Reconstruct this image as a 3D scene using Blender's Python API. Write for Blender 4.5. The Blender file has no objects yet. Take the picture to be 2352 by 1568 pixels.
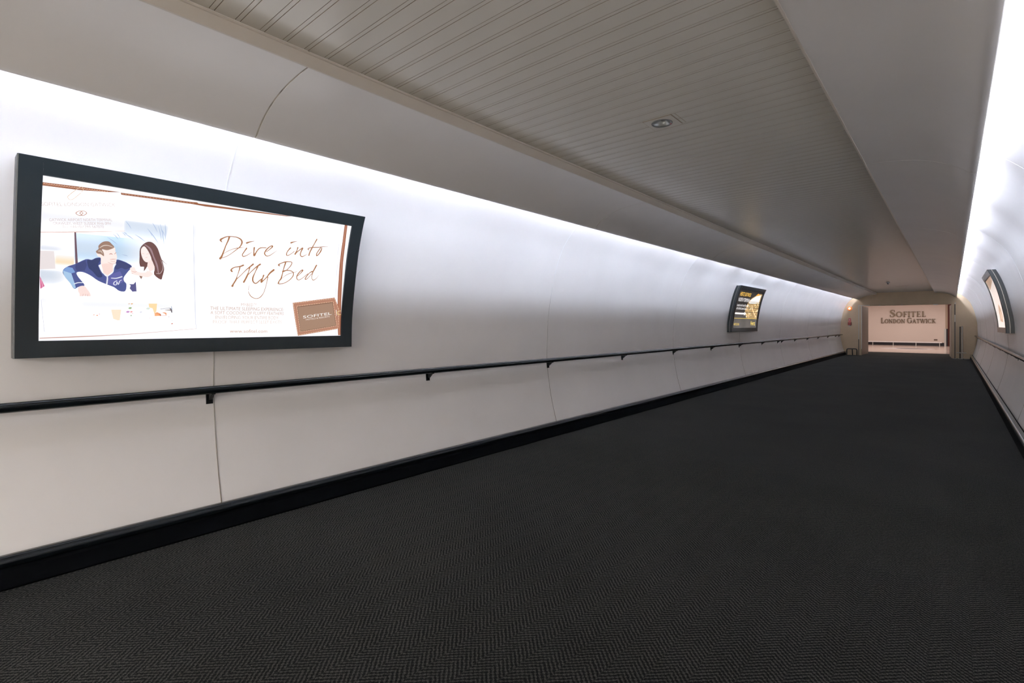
import bpy, bmesh, math, random
import numpy as np
from mathutils import Vector, Matrix
from mathutils.geometry import tessellate_polygon
random.seed(4)
SC = bpy.context.scene
COL = SC.collection
EYE = 1.42
# ------------------------------------------------------------ camera
cd = bpy.data.cameras.new('camera'); cam = bpy.data.objects.new('camera', cd); COL.objects.link(cam)
FPX = 1160.0
cam.location = (0, 0, EYE)
cam.rotation_euler = (math.pi/2, 0, math.atan((2187-1176)/FPX))
cd.sensor_width = 36; cd.lens = FPX/2352*36; cd.shift_y = -38/2352
cd.clip_start = .02; cd.clip_end = 200
SC.camera = cam
# ------------------------------------------------------------ world, exposure
w = bpy.data.worlds.new('world'); SC.world = w; w.use_nodes = True
w.node_tree.nodes['Background'].inputs[0].default_value = (.02, .02, .02, 1)
w.node_tree.nodes['Background'].inputs[1].default_value = 0.0
SC.cycles.max_bounces = 24; SC.cycles.diffuse_bounces = 16      # a white tunnel: most of the light has bounced many times
SC.view_settings.view_transform = 'Standard'; SC.view_settings.look = 'None'
SC.view_settings.exposure = 0; SC.view_settings.gamma = 1; SC.view_settings.use_curve_mapping = False
TUBE = (85, 95, 117)         # radiance of the cove tubes
LOBBY_W = 168                     # watts of each lobby ceiling panel
def area(name, loc, sx, sy, watts, col, rot=(0, 0, 0)):
    l = bpy.data.lights.new(name, 'AREA'); l.shape = 'RECTANGLE'; l.size = sx; l.size_y = sy
    l.energy = watts; l.color = col
    o = bpy.data.objects.new(name, l); o.location = loc; o.rotation_euler = rot; COL.objects.link(o); return o
for y in (36.0, 41.5):
    area('lobby_light', (-2.0, y, 3.25), 8, 1.2, LOBBY_W, (1.0, .91, .86))

area('threshold_fill', (-1.6, 31.0, 3.22), 3.5, .8, 45, (.95, .97, 1.0))      # unseen fill light added just past the doors
# fill lights of the added, unseen hall behind the camera
FILL_W = 880
for y in (-7.5, -11.0, -14.5):
    area('hall_fill', (-1.6, y, 3.05), 7, .9, FILL_W, (.97, .985, 1.0))

# ------------------------------------------------------------ helpers
def lin(c):
    return tuple((x/255/12.92 if x <= 10 else ((x/255+.055)/1.055)**2.4) for x in c)
def M(name, col, rough=.5, metal=0, spec=.5, emit=None, es=1, coat=0):
    m = bpy.data.materials.new(name); m.use_nodes = True
    b = m.node_tree.nodes['Principled BSDF']
    b.inputs['Base Color'].default_value = (*col, 1); b.inputs['Roughness'].default_value = rough
    b.inputs['Metallic'].default_value = metal; b.inputs['Specular IOR Level'].default_value = spec
    b.inputs['Coat Weight'].default_value = coat
    if emit: b.inputs['Emission Color'].default_value = (*emit, 1); b.inputs['Emission Strength'].default_value = es
    return m
def nd(m, t, **k):
    n = m.node_tree.nodes.new(t)
    for a, v in k.items(): setattr(n, a, v)
    return n
def lk(m, a, b): m.node_tree.links.new(a, b)
def math_n(m, op, a, b=None, c=None):
    n = nd(m, 'ShaderNodeMath', operation=op)
    for i, v in enumerate((a, b, c)):
        if v is None: continue
        if isinstance(v, (int, float)): n.inputs[i].default_value = v
        else: lk(m, v, n.inputs[i])
    return n.outputs[0]
def speckle(m, col, amt=.06, scale=3, bump=0, bscale=200):
    """slight large-scale mottling of a paint colour, plus optional fine bump"""
    b = m.node_tree.nodes['Principled BSDF']
    g = nd(m, 'ShaderNodeNewGeometry')
    n = nd(m, 'ShaderNodeTexNoise'); n.inputs['Scale'].default_value = scale; n.inputs['Detail'].default_value = 4
    lk(m, g.outputs['Position'], n.inputs['Vector'])
    r = nd(m, 'ShaderNodeMapRange'); r.inputs['From Min'].default_value = .3; r.inputs['From Max'].default_value = .7
    r.inputs['To Min'].default_value = 1-amt; r.inputs['To Max'].default_value = 1+amt*.5
    lk(m, n.outputs['Fac'], r.inputs['Value'])
    v = nd(m, 'ShaderNodeVectorMath', operation='SCALE'); v.inputs[0].default_value = col; lk(m, r.outputs[0], v.inputs['Scale'])
    lk(m, v.outputs[0], b.inputs['Base Color'])
    if bump:
        n2 = nd(m, 'ShaderNodeTexNoise'); n2.inputs['Scale'].default_value = bscale; lk(m, g.outputs['Position'], n2.inputs['Vector'])
        bp = nd(m, 'ShaderNodeBump'); bp.inputs['Strength'].default_value = bump; bp.inputs['Distance'].default_value = .002
        lk(m, n2.outputs['Fac'], bp.inputs['Height']); lk(m, bp.outputs[0], b.inputs['Normal'])
    return m
def mesh(name, verts, faces, mats, parent=None, smooth=False, mi=None, auto=None):
    me = bpy.data.meshes.new(name); me.from_pydata([tuple(v) for v in verts], [], faces); me.validate()
    for m in (mats if isinstance(mats, (list, tuple)) else [mats]): me.materials.append(m)
    if mi is not None: me.polygons.foreach_set('material_index', mi)
    bm = bmesh.new(); bm.from_mesh(me); bmesh.ops.recalc_face_normals(bm, faces=bm.faces); bm.to_mesh(me); bm.free()
    if smooth or auto:
        me.polygons.foreach_set('use_smooth', [True]*len(me.polygons))
        if auto: me.set_sharp_from_angle(angle=math.radians(auto))
    me.update()
    o = bpy.data.objects.new(name, me); COL.objects.link(o)
    if parent: o.parent = parent; o.matrix_parent_inverse = parent_inv(parent)
    return o
def parent_inv(p):
    return Matrix.Translation(p.location).inverted()
def tag(o, label=None, cat=None, group=None, kind=None):
    if label: o['label'] = label
    if cat: o['category'] = cat
    if group: o['group'] = group
    if kind: o['kind'] = kind
    return o
def empty(name, loc, label, cat, group=None):
    o = bpy.data.objects.new(name, None); o.location = loc; o.empty_display_size = .1; COL.objects.link(o)
    return tag(o, label, cat, group)
class B:
    """collects boxes, tubes and prisms into one mesh (world coordinates)"""
    def __init__(s): s.v = []; s.f = []; s.m = []
    def add(s, v, f, mi=0):
        n = len(s.v); s.v += [tuple(p) for p in v]; s.f += [tuple(i+n for i in q) for q in f]; s.m += [mi]*len(f); return s
    def box(s, x0, x1, y0, y1, z0, z1, mi=0, bev=0):
        if bev:
            bm = bmesh.new(); bmesh.ops.create_cube(bm, size=1)
            for v in bm.verts: v.co = Vector(((x0+x1)/2+v.co.x*(x1-x0), (y0+y1)/2+v.co.y*(y1-y0), (z0+z1)/2+v.co.z*(z1-z0)))
            bmesh.ops.bevel(bm, geom=bm.edges[:], offset=bev, segments=2, affect='EDGES', profile=.6)
            bm.verts.index_update(); s.add([v.co[:] for v in bm.verts], [[v.index for v in f.verts] for f in bm.faces], mi); bm.free(); return s
        return s.add([(x, y, z) for x in (x0, x1) for y in (y0, y1) for z in (z0, z1)],
                     [(0, 1, 3, 2), (4, 6, 7, 5), (0, 4, 5, 1), (2, 3, 7, 6), (0, 2, 6, 4), (1, 5, 7, 3)], mi)
    def tube(s, pts, r, n=12, mi=0, cap=True):
        P = [Vector(p) for p in pts]; v = []; f = []; up = None
        for i, p in enumerate(P):
            t = ((P[i+1]-p).normalized() if i < len(P)-1 else Vector()) + ((p-P[i-1]).normalized() if i else Vector()); t.normalize()
            if up is None: up = t.orthogonal().normalized()
            up = (up - t*up.dot(t)).normalized(); q = t.cross(up)
            rr = r[i] if isinstance(r, (list, tuple)) else r
            v += [p + (up*math.cos(a)+q*math.sin(a))*rr for a in (2*math.pi*k/n for k in range(n))]
        for i in range(len(P)-1):
            for k in range(n): f.append((i*n+k, i*n+(k+1) % n, (i+1)*n+(k+1) % n, (i+1)*n+k))
        if cap: f += [tuple(range(n))[::-1], tuple((len(P)-1)*n+k for k in range(n))]
        return s.add(v, f, mi)
    def extrude_y(s, prof, y0, y1, mi=0, cap=True):
        n = len(prof); v = [(x, y0, z) for x, z in prof]+[(x, y1, z) for x, z in prof]
        f = [(k, (k+1) % n, n+(k+1) % n, n+k) for k in range(n)]
        if cap: f += [tuple(range(n)), tuple(range(n, 2*n))]
        return s.add(v, f, mi)
    def build(s, name, mats, parent=None, **k): return mesh(name, s.v, s.f, mats, parent, mi=s.m, **k)

# ------------------------------------------------------------ tunnel cross-section (z above the eye line -> half width)
XC = -1.6
HW = [(-1.42,2.21),(-1.245,2.27),(-.9,2.36),(-.488,2.42),(-.2,2.415),(.06,2.405),(.35,2.36),(.664,2.29),(.934,2.19),(1.1,2.08),(1.27,1.91),(1.40,1.735),(1.47,1.635),(1.515,1.51),(1.56,1.2)]
def hw(z):
    z -= EYE; n = len(HW)
    if z <= HW[0][0]: return HW[0][1]
    if z >= HW[-1][0]: return HW[-1][1]
    i = max(k for k in range(n-1) if HW[k][0] <= z)
    def sl(k):
        a = max(0, k-1); b = min(n-1, k+1); return (HW[b][1]-HW[a][1])/(HW[b][0]-HW[a][0])
    h = HW[i+1][0]-HW[i][0]; t = (z-HW[i][0])/h
    return (2*t**3-3*t*t+1)*HW[i][1]+(t**3-2*t*t+t)*h*sl(i)+(-2*t**3+3*t*t)*HW[i+1][1]+(t**3-t*t)*h*sl(i+1)
def wx(side, z, off=0):      # side -1 left, +1 right; off = distance off the wall
    return XC + side*(hw(z) - .02*side - off)
Y0, Y1 = -4.0, 28.6
SEAMS = [-2.66, 1.34, 5.34, 9.35, 13.35, 17.3, 21.35, 25.35]

# ------------------------------------------------------------ materials
WALLC = (.93, .893, .862)
m_wall = speckle(M('wall_paint', WALLC, .33, spec=.5), WALLC, .035, 1.3, .05, 60)
m_shell = speckle(M('bulkhead_paint', (.93, .90, .87), .3, spec=.5), (.93, .90, .87), .03, 1.5)
m_seam = speckle(M('seam_dirt', (.60, .55, .47), .8), (.60, .55, .47), .35, 14)
m_bead = M('joint_bead', (.9, .9, .9), .4)
def bead():      # joint cover: clean white high up, scuffed and dirty where trolleys and shoes reach
    m = m_bead; b = m.node_tree.nodes['Principled BSDF']; g = nd(m, 'ShaderNodeNewGeometry'); s = nd(m, 'ShaderNodeSeparateXYZ'); lk(m, g.outputs['Position'], s.inputs[0])
    nz = nd(m, 'ShaderNodeTexNoise'); nz.inputs['Scale'].default_value = 9; lk(m, g.outputs['Position'], nz.inputs['Vector'])
    z = math_n(m, 'ADD', s.outputs[2], math_n(m, 'MULTIPLY', math_n(m, 'SUBTRACT', nz.outputs['Fac'], .5), .5))
    r = nd(m, 'ShaderNodeValToRGB'); e = r.color_ramp.elements; e[0].position = .05; e[0].color = (.20, .15, .11, 1); e[1].position = .8; e[1].color = (.95, .95, .95, 1)
    q = e.new(.30); q.color = (.34, .31, .27, 1); q = e.new(.62); q.color = (.60, .57, .53, 1)
    lk(m, math_n(m, 'DIVIDE', z, 2.6), r.inputs[0]); lk(m, r.outputs[0], b.inputs['Base Color'])
bead()
m_trim = M('beige_trim', (.76, .70, .62), .5)
m_slat = M('slat_paint', (.82, .79, .72), .24, spec=.5)
m_groove = M('slat_groove', (.42, .35, .26), .6)
m_tan = speckle(M('tan_paint', (.58, .45, .305), .5, spec=.3), (.58, .45, .305), .05, 4)
m_black = M('black_plinth', (.003, .0035, .0045), .8, spec=.06)
m_rail = M('black_gloss', (.004, .006, .0075), .2, spec=.36)
m_frame = M('sign_frame_paint', (.019, .025, .027), .27, spec=.42)
m_chrome = M('brushed_metal', (.42, .39, .34), .35, 1)
m_silver = M('silver_trim', (.55, .55, .53), .4, .5)
m_dark = M('dark_metal', (.012, .011, .016), .35)

m_carpet = M('carpet', (.03, .03, .028), .95, spec=.08)
def carpet():
    m = m_carpet; b = m.node_tree.nodes['Principled BSDF']
    g = nd(m, 'ShaderNodeNewGeometry'); s = nd(m, 'ShaderNodeSeparateXYZ')
    nz = nd(m, 'ShaderNodeTexNoise'); nz.inputs['Scale'].default_value = 45; lk(m, g.outputs['Position'], nz.inputs['Vector'])
    jit = nd(m, 'ShaderNodeVectorMath', operation='MULTIPLY_ADD'); lk(m, nz.outputs['Color'], jit.inputs[0])
    jit.inputs[1].default_value = (.013, .013, 0); lk(m, g.outputs['Position'], jit.inputs[2])
    lk(m, jit.outputs[0], s.inputs[0]); x, y = s.outputs[0], s.outputs[1]
    tri = math_n(m, 'PINGPONG', x, .0715)
    a = math_n(m, 'ADD', y, tri); c = math_n(m, 'SUBTRACT', y, tri)
    k = 2*math.pi/(.0177*math.sqrt(2))
    s1 = math_n(m, 'SINE', math_n(m, 'MULTIPLY', a, k))
    s2 = math_n(m, 'SINE', math_n(m, 'MULTIPLY', c, k*1.0))
    v = math_n(m, 'MULTIPLY_ADD', s1, .30, .5)
    v = math_n(m, 'ADD', v, math_n(m, 'MULTIPLY', s2, .13))
    f = nd(m, 'ShaderNodeTexNoise'); f.inputs['Scale'].default_value = 260; f.inputs['Detail'].default_value = 3; lk(m, g.outputs['Position'], f.inputs['Vector'])
    v = math_n(m, 'ADD', v, math_n(m, 'MULTIPLY', math_n(m, 'SUBTRACT', f.outputs['Fac'], .5), 2.2))
    big = nd(m, 'ShaderNodeTexNoise'); big.inputs['Scale'].default_value = .9; big.inputs['Detail'].default_value = 5; lk(m, g.outputs['Position'], big.inputs['Vector'])
    v = math_n(m, 'ADD', v, math_n(m, 'MULTIPLY', math_n(m, 'SUBTRACT', big.outputs['Fac'], .5), .3))
    r = nd(m, 'ShaderNodeValToRGB'); r.color_ramp.elements[0].position = .12; r.color_ramp.elements[0].color = (.0025, .0025, .003, 1)
    r.color_ramp.elements[1].position = .95; r.color_ramp.elements[1].color = (.070, .066, .058, 1)
    e = r.color_ramp.elements.new(.5); e.color = (.0165, .0158, .0138, 1)
    lk(m, v, r.inputs[0]); lk(m, r.outputs[0], b.inputs['Base Color'])
    bp = nd(m, 'ShaderNodeBump'); bp.inputs['Strength'].default_value = .5; bp.inputs['Distance'].default_value = .003
    lk(m, v, bp.inputs['Height']); lk(m, bp.outputs[0], b.inputs['Normal'])
    b.inputs['Sheen Weight'].default_value = .012; b.inputs['Sheen Tint'].default_value = (.8, .88, 1, 1)
carpet()

# ------------------------------------------------------------ floor
B().box(-6.6, 3.2, Y0-.3, 32.7, -.08, 0).build('floor', m_carpet)['kind'] = 'structure'

# ------------------------------------------------------------ curved walls
def wall(side):
    zs = list(np.linspace(0, 2.6, 44))+[2.65, 2.7, 2.75, 2.8, 2.84, 2.88, 2.92, 2.95, 2.98, 3.0, 3.02, 3.04, 3.06]
    ys = [(Y0, 0)]
    for s in SEAMS: ys += [(s-.0035, 0), (s-.002, .0025), (s+.002, .0025), (s+.0035, 0)]
    ys += [(Y1, 0)]
    # subdivide long spans
    full = []
    for (a, oa), (b, ob) in zip(ys, ys[1:]):
        full.append((a, oa, False)); L = b-a
        if L > 1:
            for k in range(1, int(L)+1): full.append((a+L*k/(int(L)+1), 0, False))
    full.append((ys[-1][0], 0, False))
    V = []; F = []; MI = []
    n = len(zs)
    for y, o, _ in full:
        for z in zs: V.append((wx(side, z, o), y, z))
    for i in range(len(full)-1):
        gr = 1 if (full[i][1] > 0 or full[i+1][1] > 0) else 0
        for k in range(n-1): F.append((i*n+k, (i+1)*n+k, (i+1)*n+k+1, i*n+k+1)); MI.append(gr)
    # outer skin so that the wall has thickness
    b0 = len(V)
    for y in (Y0, Y1):
        for z in zs: V.append((wx(side, z, -.12), y, z+.0))
    for k in range(n-1): F.append((b0+k, b0+n+k, b0+n+k+1, b0+k+1)); MI.append(0)
    me = bpy.data.meshes.new('wall'); me.from_pydata(V, [], F)
    me.materials.append(m_wall); me.materials.append(m_bead); me.polygons.foreach_set('material_index', MI)
    me.polygons.foreach_set('use_smooth', [True]*len(F)); me.set_sharp_from_angle(angle=math.radians(40))
    o = bpy.data.objects.new('wall_left' if side < 0 else 'wall_right', me); COL.objects.link(o); o['kind'] = 'structure'
wall(-1); wall(1)

# ------------------------------------------------------------ bulkheads under the light coves
def bez(p0, p1, p2, n):
    return [((1-t)**2*p0[0]+2*(1-t)*t*p1[0]+t*t*p2[0], (1-t)**2*p0[1]+2*(1-t)*t*p1[1]+t*t*p2[1]) for t in (k/n for k in range(n+1))]
BI, BZ = 1.03, EYE+1.398
under = bez((BI, BZ), (1.50, EYE+1.395), (1.700, EYE+1.192), 16)
nose = [(1.716, EYE+1.184), (1.732, EYE+1.183), (1.745, EYE+1.190), (1.750, EYE+1.203), (1.747, EYE+1.222), (1.735, EYE+1.228), (1.715, EYE+1.222)]
over = [(x-.02, z+.03) for x, z in under[::-1][1:-2]]
prof = under+nose+over+[(1.10, EYE+1.46), (1.10, EYE+1.70), (BI, EYE+1.70)]
def bulk(side, name):
    b = B(); ys = [Y0]+[v for s in SEAMS for v in (s-.005, s+.005)]+[Y1]
    P = [(XC+side*x, z) for x, z in prof]
    for i in range(len(ys)-1):
        if i % 2 == 0: b.extrude_y(P, ys[i], ys[i+1], cap=True)
        else: b.extrude_y([(x-side*.002, z+.003) for k, (x, z) in enumerate(P)], ys[i], ys[i+1], 1, cap=False)
    o = b.build(name, [m_shell, m_seam], auto=35); o['kind'] = 'structure'
    # beige edge strip facing the slatted ceiling
    e = B().extrude_y([(XC+side*(BI+.004), BZ-.004), (XC+side*(BI-.008), BZ-.004), (XC+side*(BI-.008), BZ+.062), (XC+side*(BI-.016), BZ+.064), (XC+side*(BI-.016), BZ+.074), (XC+side*(BI+.004), BZ+.074)], Y0, Y1)
    e.build('edge_strip', m_trim, o)
bulk(-1, 'trim_1'); bulk(1, 'trim_2')

# ------------------------------------------------------------ slatted metal ceiling
def ceiling():
    zc = EYE+1.483; x0, x1 = XC-BI-.02, XC+BI+.02
    line = [(Y0, zc)]; mi = []
    p = .1155; k = 0; y = .849-p*68
    while y < Y1-.12:
        for a, z, m in ((y, zc, 0), (y+.0004, zc+.006, 1), (y+.0026, zc+.006, 1), (y+.003, zc+.0005, 1), (y+.0227, zc+.0005, 0), (y+.0231, zc+.006, 1), (y+.0253, zc+.006, 1), (y+.0257, zc, 1)):
            line.append((a, z)); mi.append(m)
        y += p
    line.append((Y1, zc)); mi.append(0)
    hy0, hy1, hx0, hx1 = 3.437, 3.587, -1.679, -1.529      # opening for the downlight
    for h in (hy0, hy1):
        for i in range(len(line)-1):
            if line[i][0] < h < line[i+1][0]: line.insert(i+1, (h, line[i][1])); mi.insert(i, mi[i]); break
    V = []; F = []; mj = []
    for i in range(len(line)-1):
        (a, za), (c, zb) = line[i], line[i+1]; mid = (a+c)/2
        for xa, xb in (((x0, hx0), (hx1, x1)) if hy0 < mid < hy1 else ((x0, x1),)):
            k = len(V); V += [(xa, a, za), (xb, a, za), (xb, c, zb), (xa, c, zb)]; F.append((k, k+1, k+2, k+3)); mj.append(mi[i])
    mi = mj
    n = len(V); V += [(x0, Y0, zc+.12), (x1, Y0, zc+.12), (x1, Y1, zc+.12), (x0, Y1, zc+.12)]; F.append((n, n+1, n+2, n+3)); mi.append(0)
    me = bpy.data.meshes.new('ceiling'); me.from_pydata(V, [], F)
    me.materials.append(m_slat); me.materials.append(m_groove); me.polygons.foreach_set('material_index', mi)
    o = bpy.data.objects.new('ceiling', me); COL.objects.link(o); o['kind'] = 'structure'
    # roof slab over everything, closing the coves
    B().box(-4.4, 1.2, Y0-.3, Y1+.1, EYE+1.72, EYE+1.80).build('roof_slab', m_shell, o)
ceiling()

# ------------------------------------------------------------ base rails
def baserail(side, name):
    q = lambda x, z: (XC+side*(x-(.04 if side > 0 else 0)), z)
    z0 = EYE-1.272
    P = [q(2.28, .0), q(2.215, .0), q(2.205, .012), q(2.215, .10), q(2.24, z0+.02), q(2.28, z0+.02)]
    o = B().extrude_y(P, Y0, Y1).build(name, m_black); o['kind'] = 'structure'
    ring = [(.0, .034), (.018, .034), (.026, .027), (.027, .016), (.031, .012), (.032, -.010), (.027, -.022), (.014, -.030), (-.004, -.031), (-.03, -.02), (-.03, .03)]
    P = [q(2.232-a, z0+c) for a, c in ring]
    b = B(); cuts = [Y0]+[s+.03 for s in SEAMS]+[Y1]
    for a, c in zip(cuts, cuts[1:]): b.extrude_y(P, a+.0006, c-.0006)
    tag(b.build('bumper_rail', m_rail, o, auto=50), 'glossy black rounded bumper rail')
baserail(-1, 'baseboard_left'); baserail(1, 'baseboard_right')

# ------------------------------------------------------------ handrails with brackets
def handrail(side, label):
    zr = EYE-.462; xr = wx(side, zr, .075)
    root = empty('handrail', (xr, 0, zr), label, 'handrail', 'handrails along the tunnel walls')
    ring = [(-.012, .027), (.006, .028), (.017, .024), (.023, .014), (.0235, .007), (.0275, .004), (.0275, -.012), (.022, -.021), (.010, -.027), (-.010, -.027), (-.022, -.021), (-.0275, -.012), (-.0275, .004), (-.0235, .007), (-.023, .016)]
    P = [(xr-side*a, zr+c) for a, c in ring]
    b = B(); cuts = [Y0, -.9, 3.45, 7.5, 11.5, 15.5, 17.2, 21.3, 25.3, Y1-.02]
    for a, c in zip(cuts, cuts[1:]): b.extrude_y(P, a+.0006, c-.0006)
    tag(b.build('rail', m_rail, root, auto=40), 'black rounded rail')
    for y in [-2.7, -.69, 1.31, 3.32, 5.35, 7.34, 9.33, 11.34, 13.3, 15.3, 17.0, 17.45, 19.2, 21.15, 23.1, 25.2, 27.1, 28.0]:
        c = B(); t = .022
        xw = wx(side, zr-.075)+side*.004
        q = lambda d: xw-side*d      # distance d off the wall
        c.box(min(q(0), q(.012)), max(q(0), q(.012)), y-t, y+t, zr-.105, zr-.03)
        pr = [(q(.012), zr-.034), (q(.012), zr-.082), (q(.03), zr-.075), (q(.072), zr-.036), (q(.094), zr-.030), (q(.094), zr-.024)]
        c.extrude_y(pr, y-.012, y+.012)
        c.build('bracket', m_rail, root)
handrail(-1, 'long black handrail on brackets along the left wall, below the large lit poster')
handrail(1, 'long handrail on brackets along the right wall, catching a pale sheen')

# ------------------------------------------------------------ cove light tubes (pairs of end holders and a tube)
m_tube = M('tube_glow', (.9, .9, .9), .5, emit=TUBE, es=1)
m_batten = M('white_batten', (.8, .8, .8), .5)
def cove(side, y, label, gap, full=1.93):
    x = XC+side*1.625; z = EYE+1.408; L = full-gap
    root = empty('fluorescent_tube', (x, y, z), label, 'lamp', 'tubes hidden in the light coves')
    B().tube([(x, y-L/2, z), (x, y+L/2, z)], .013, 10).build('glass_tube', m_tube, root, auto=60)
    B().box(min(x-side*.03, x-side*.07), max(x-side*.03, x-side*.07), y-L/2-.02, y+L/2+.02, z-.05, z+.012, bev=.004).build('batten', m_batten, root)
    for s in (-1, 1):
        a, c = sorted((y+s*L/2, y+s*(L/2+.03)))
        B().box(x-.02, x+.02, a, c, z-.03, z+.016, bev=.004).build('lamp_holder', m_batten, root)
for side in (-1, 1):
    k = 0; y = (3.45 if side > 0 else 4.05)-.965-1.93*5
    while y+.96 < Y1:
        gap = .25
        if side < 0 and y < 7: gap = .08
        if y-.96 > Y0: cove(side, y, 'white fluorescent tube lying in the light cove above the %s wall' % ('left' if side < 0 else 'right'), gap)
        y += 1.93
    if Y1-(y-.965) > .5:
        a = y-.965; cove(side, (a+Y1)/2, 'shorter fluorescent tube at the far end of the %s light cove' % ('left' if side < 0 else 'right'), .2, Y1-a-.02)

# ------------------------------------------------------------ lit signs bent to the wall
def vcol(me, cols):
    a = me.color_attributes.new('ink', 'FLOAT_COLOR', 'POINT'); a.data.foreach_set('color', np.array([(*c, 1) for c in cols], dtype='f').ravel())
def m_lit(name, rough=.12, k=1.0, spec=.5):
    m = M(name, (.02, .02, .02), rough, spec=spec); b = m.node_tree.nodes['Principled BSDF']
    at = nd(m, 'ShaderNodeAttribute', attribute_name='ink'); lk(m, at.outputs['Color'], b.inputs['Emission Color']); b.inputs['Emission Strength'].default_value = k
    return m
SY0, SY1, SZ0, SZ1 = .293, 2.391, 1.232, 2.327     # outline of the near left sign
BRD = .104
def lightbox(side, dy, dz, label, group):
    y0, y1, z0, z1 = SY0+dy, SY1+dy, SZ0+dz, SZ1+dz
    root = empty('illuminated_sign', (wx(side, z0, 0), (y0+y1)/2, z0), label, 'sign', group)
    N = 18; Z = [z0+(z1-z0)*k/N for k in range(N+1)]
    zi = [z0+BRD-.006]+[z for z in Z if z0+BRD < z < z1-BRD]+[z1-BRD+.012]
    zi[0] = z0+BRD-.007; zi[-1] = z1-BRD+.017
    Zall = sorted(set([z0, zi[0], zi[-1], z1]+[z for z in Z]))
    Yc = [y0, y0+.006, y0+BRD, y1-BRD, y1-.006, y1]
    b = B()
    def strip(pts0, pts1):
        n = len(pts0); b.add(pts0+pts1, [(k, k+1, n+k+1, n+k) for k in range(n-1)])
    P = lambda y, z, o: (wx(side, z, o), y, z)
    fo, ch = .11, .006
    # front borders
    for ya, yb in ((y0+ch, y0+BRD), (y1-BRD, y1-ch)):
        strip([P(ya, z, fo) for z in Zall], [P(yb, z, fo) for z in Zall])
    for za, zb in ((z0, zi[0]), (zi[-1], z1)):
        strip([P(y0+BRD, z, fo) for z in (za, zb)], [P(y1-BRD, z, fo) for z in (za, zb)])
        if zb-za > .05:
            pass
    # chamfer and side skins
    for y, yc in ((y0, y0+ch), (y1, y1-ch)):
        strip([P(yc, z, fo) for z in Zall], [P(y, z, fo-ch) for z in Zall])
        strip([P(y, z, fo-ch) for z in Zall], [P(y, z, .058) for z in Zall])
        s = .0035 if y == y0 else -.0035
        strip([P(y, z, .058) for z in Zall], [P(y+s, z, .058) for z in Zall])
        strip([P(y+s, z, .052) for z in Zall], [P(y, z, .052) for z in Zall])
        strip([P(y, z, .052) for z in Zall], [P(y, z, -.004) for z in Zall])
    for z in (z0, z1):
        strip([P(y0, z, fo-ch), P(y1, z, fo-ch)], [P(y0, z, -.004), P(y1, z, -.004)])
        strip([P(y0, z, fo-ch), P(y1, z, fo-ch)], [P(y0+ch, z, fo), P(y1-ch, z, fo)])
    # inner returns
    for y in (y0+BRD, y1-BRD): strip([P(y, z, fo) for z in zi], [P(y, z, .09) for z in zi])
    for z in (zi[0], zi[-1]): strip([P(y0+BRD, z, fo), P(y1-BRD, z, fo)], [P(y0+BRD, z, .09), P(y1-BRD, z, .09)])
    b.build('frame', m_frame, root, auto=25)
    for y, s in ((y0+.0034, 1), (y1-.0034, -1)):
        g = B(); pa = [P(y-s*.0012, z, .0575) for z in Zall]; pb = [P(y-s*.0012, z, .0525) for z in Zall]
        n = len(pa); g.add(pa+pb, [(k, k+1, n+k+1, n+k) for k in range(n-1)])
        tag(g.build('hinge_strip', m_chrome, root), 'thin bright metal strip along the side')
    return root, (y0+BRD, y1-BRD, zi[0], zi[-1])
def textmesh(s, font_size=1.0):
    c = bpy.data.curves.new('t', 'FONT'); c.body = s; c.size = font_size; c.fill_mode = 'FRONT'; c.resolution_u = 3
    o = bpy.data.objects.new('t', c); COL.objects.link(o); bpy.context.view_layer.update()
    me = bpy.data.meshes.new_from_object(o)
    V = np.array([v.co[:2] for v in me.vertices]) if len(me.vertices) else np.zeros((0, 2)); F = [tuple(p.vertices) for p in me.polygons]
    bpy.data.objects.remove(o); bpy.data.curves.remove(c); bpy.data.meshes.remove(me)
    return V, F
CAP = textmesh('H')[0][:, 1].max()
def crom(P, sub=5):
    """Catmull-Rom through points of any dimension"""
    P = [np.array(p, float) for p in P]
    if len(P) < 3: return P
    out = []; Q = [2*P[0]-P[1]]+P+[2*P[-1]-P[-2]]
    for i in range(1, len(Q)-2):
        for k in range(sub):
            t = k/sub; a, b_, c, d = Q[i-1:i+3]
            out.append(.5*((2*b_)+(c-a)*t+(2*a-5*b_+4*c-d)*t*t+(3*b_-a-3*c+d)*t**3))
    out.append(P[-1]); return out
def ribbon(P, sub=5):
    """P: (x, y, width). returns verts2d, faces"""
    C = crom(P, sub) if sub > 1 else [np.array(p, float) for p in P]
    V = []; F = []
    for i, p in enumerate(C):
        a = C[max(0, i-1)]; c = C[min(len(C)-1, i+1)]; d = c[:2]-a[:2]; n = np.hypot(*d) or 1; nx, ny = -d[1]/n, d[0]/n
        h = max(p[2], .0003)/2; V += [(p[0]+nx*h, p[1]+ny*h), (p[0]-nx*h, p[1]-ny*h)]
    for i in range(len(C)-1): F.append((2*i, 2*i+1, 2*i+3, 2*i+2))
    if len(C) > 1:   # round ends
        for e, q in ((0, C[0]), (len(C)-1, C[-1])):
            if q[2] > .001:
                o = len(V); k = 8; V += [(q[0]+q[2]/2*math.cos(2*math.pi*j/k), q[1]+q[2]/2*math.sin(2*math.pi*j/k)) for j in range(k)]; F.append(tuple(range(o, o+k)))
    return V, F
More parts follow.
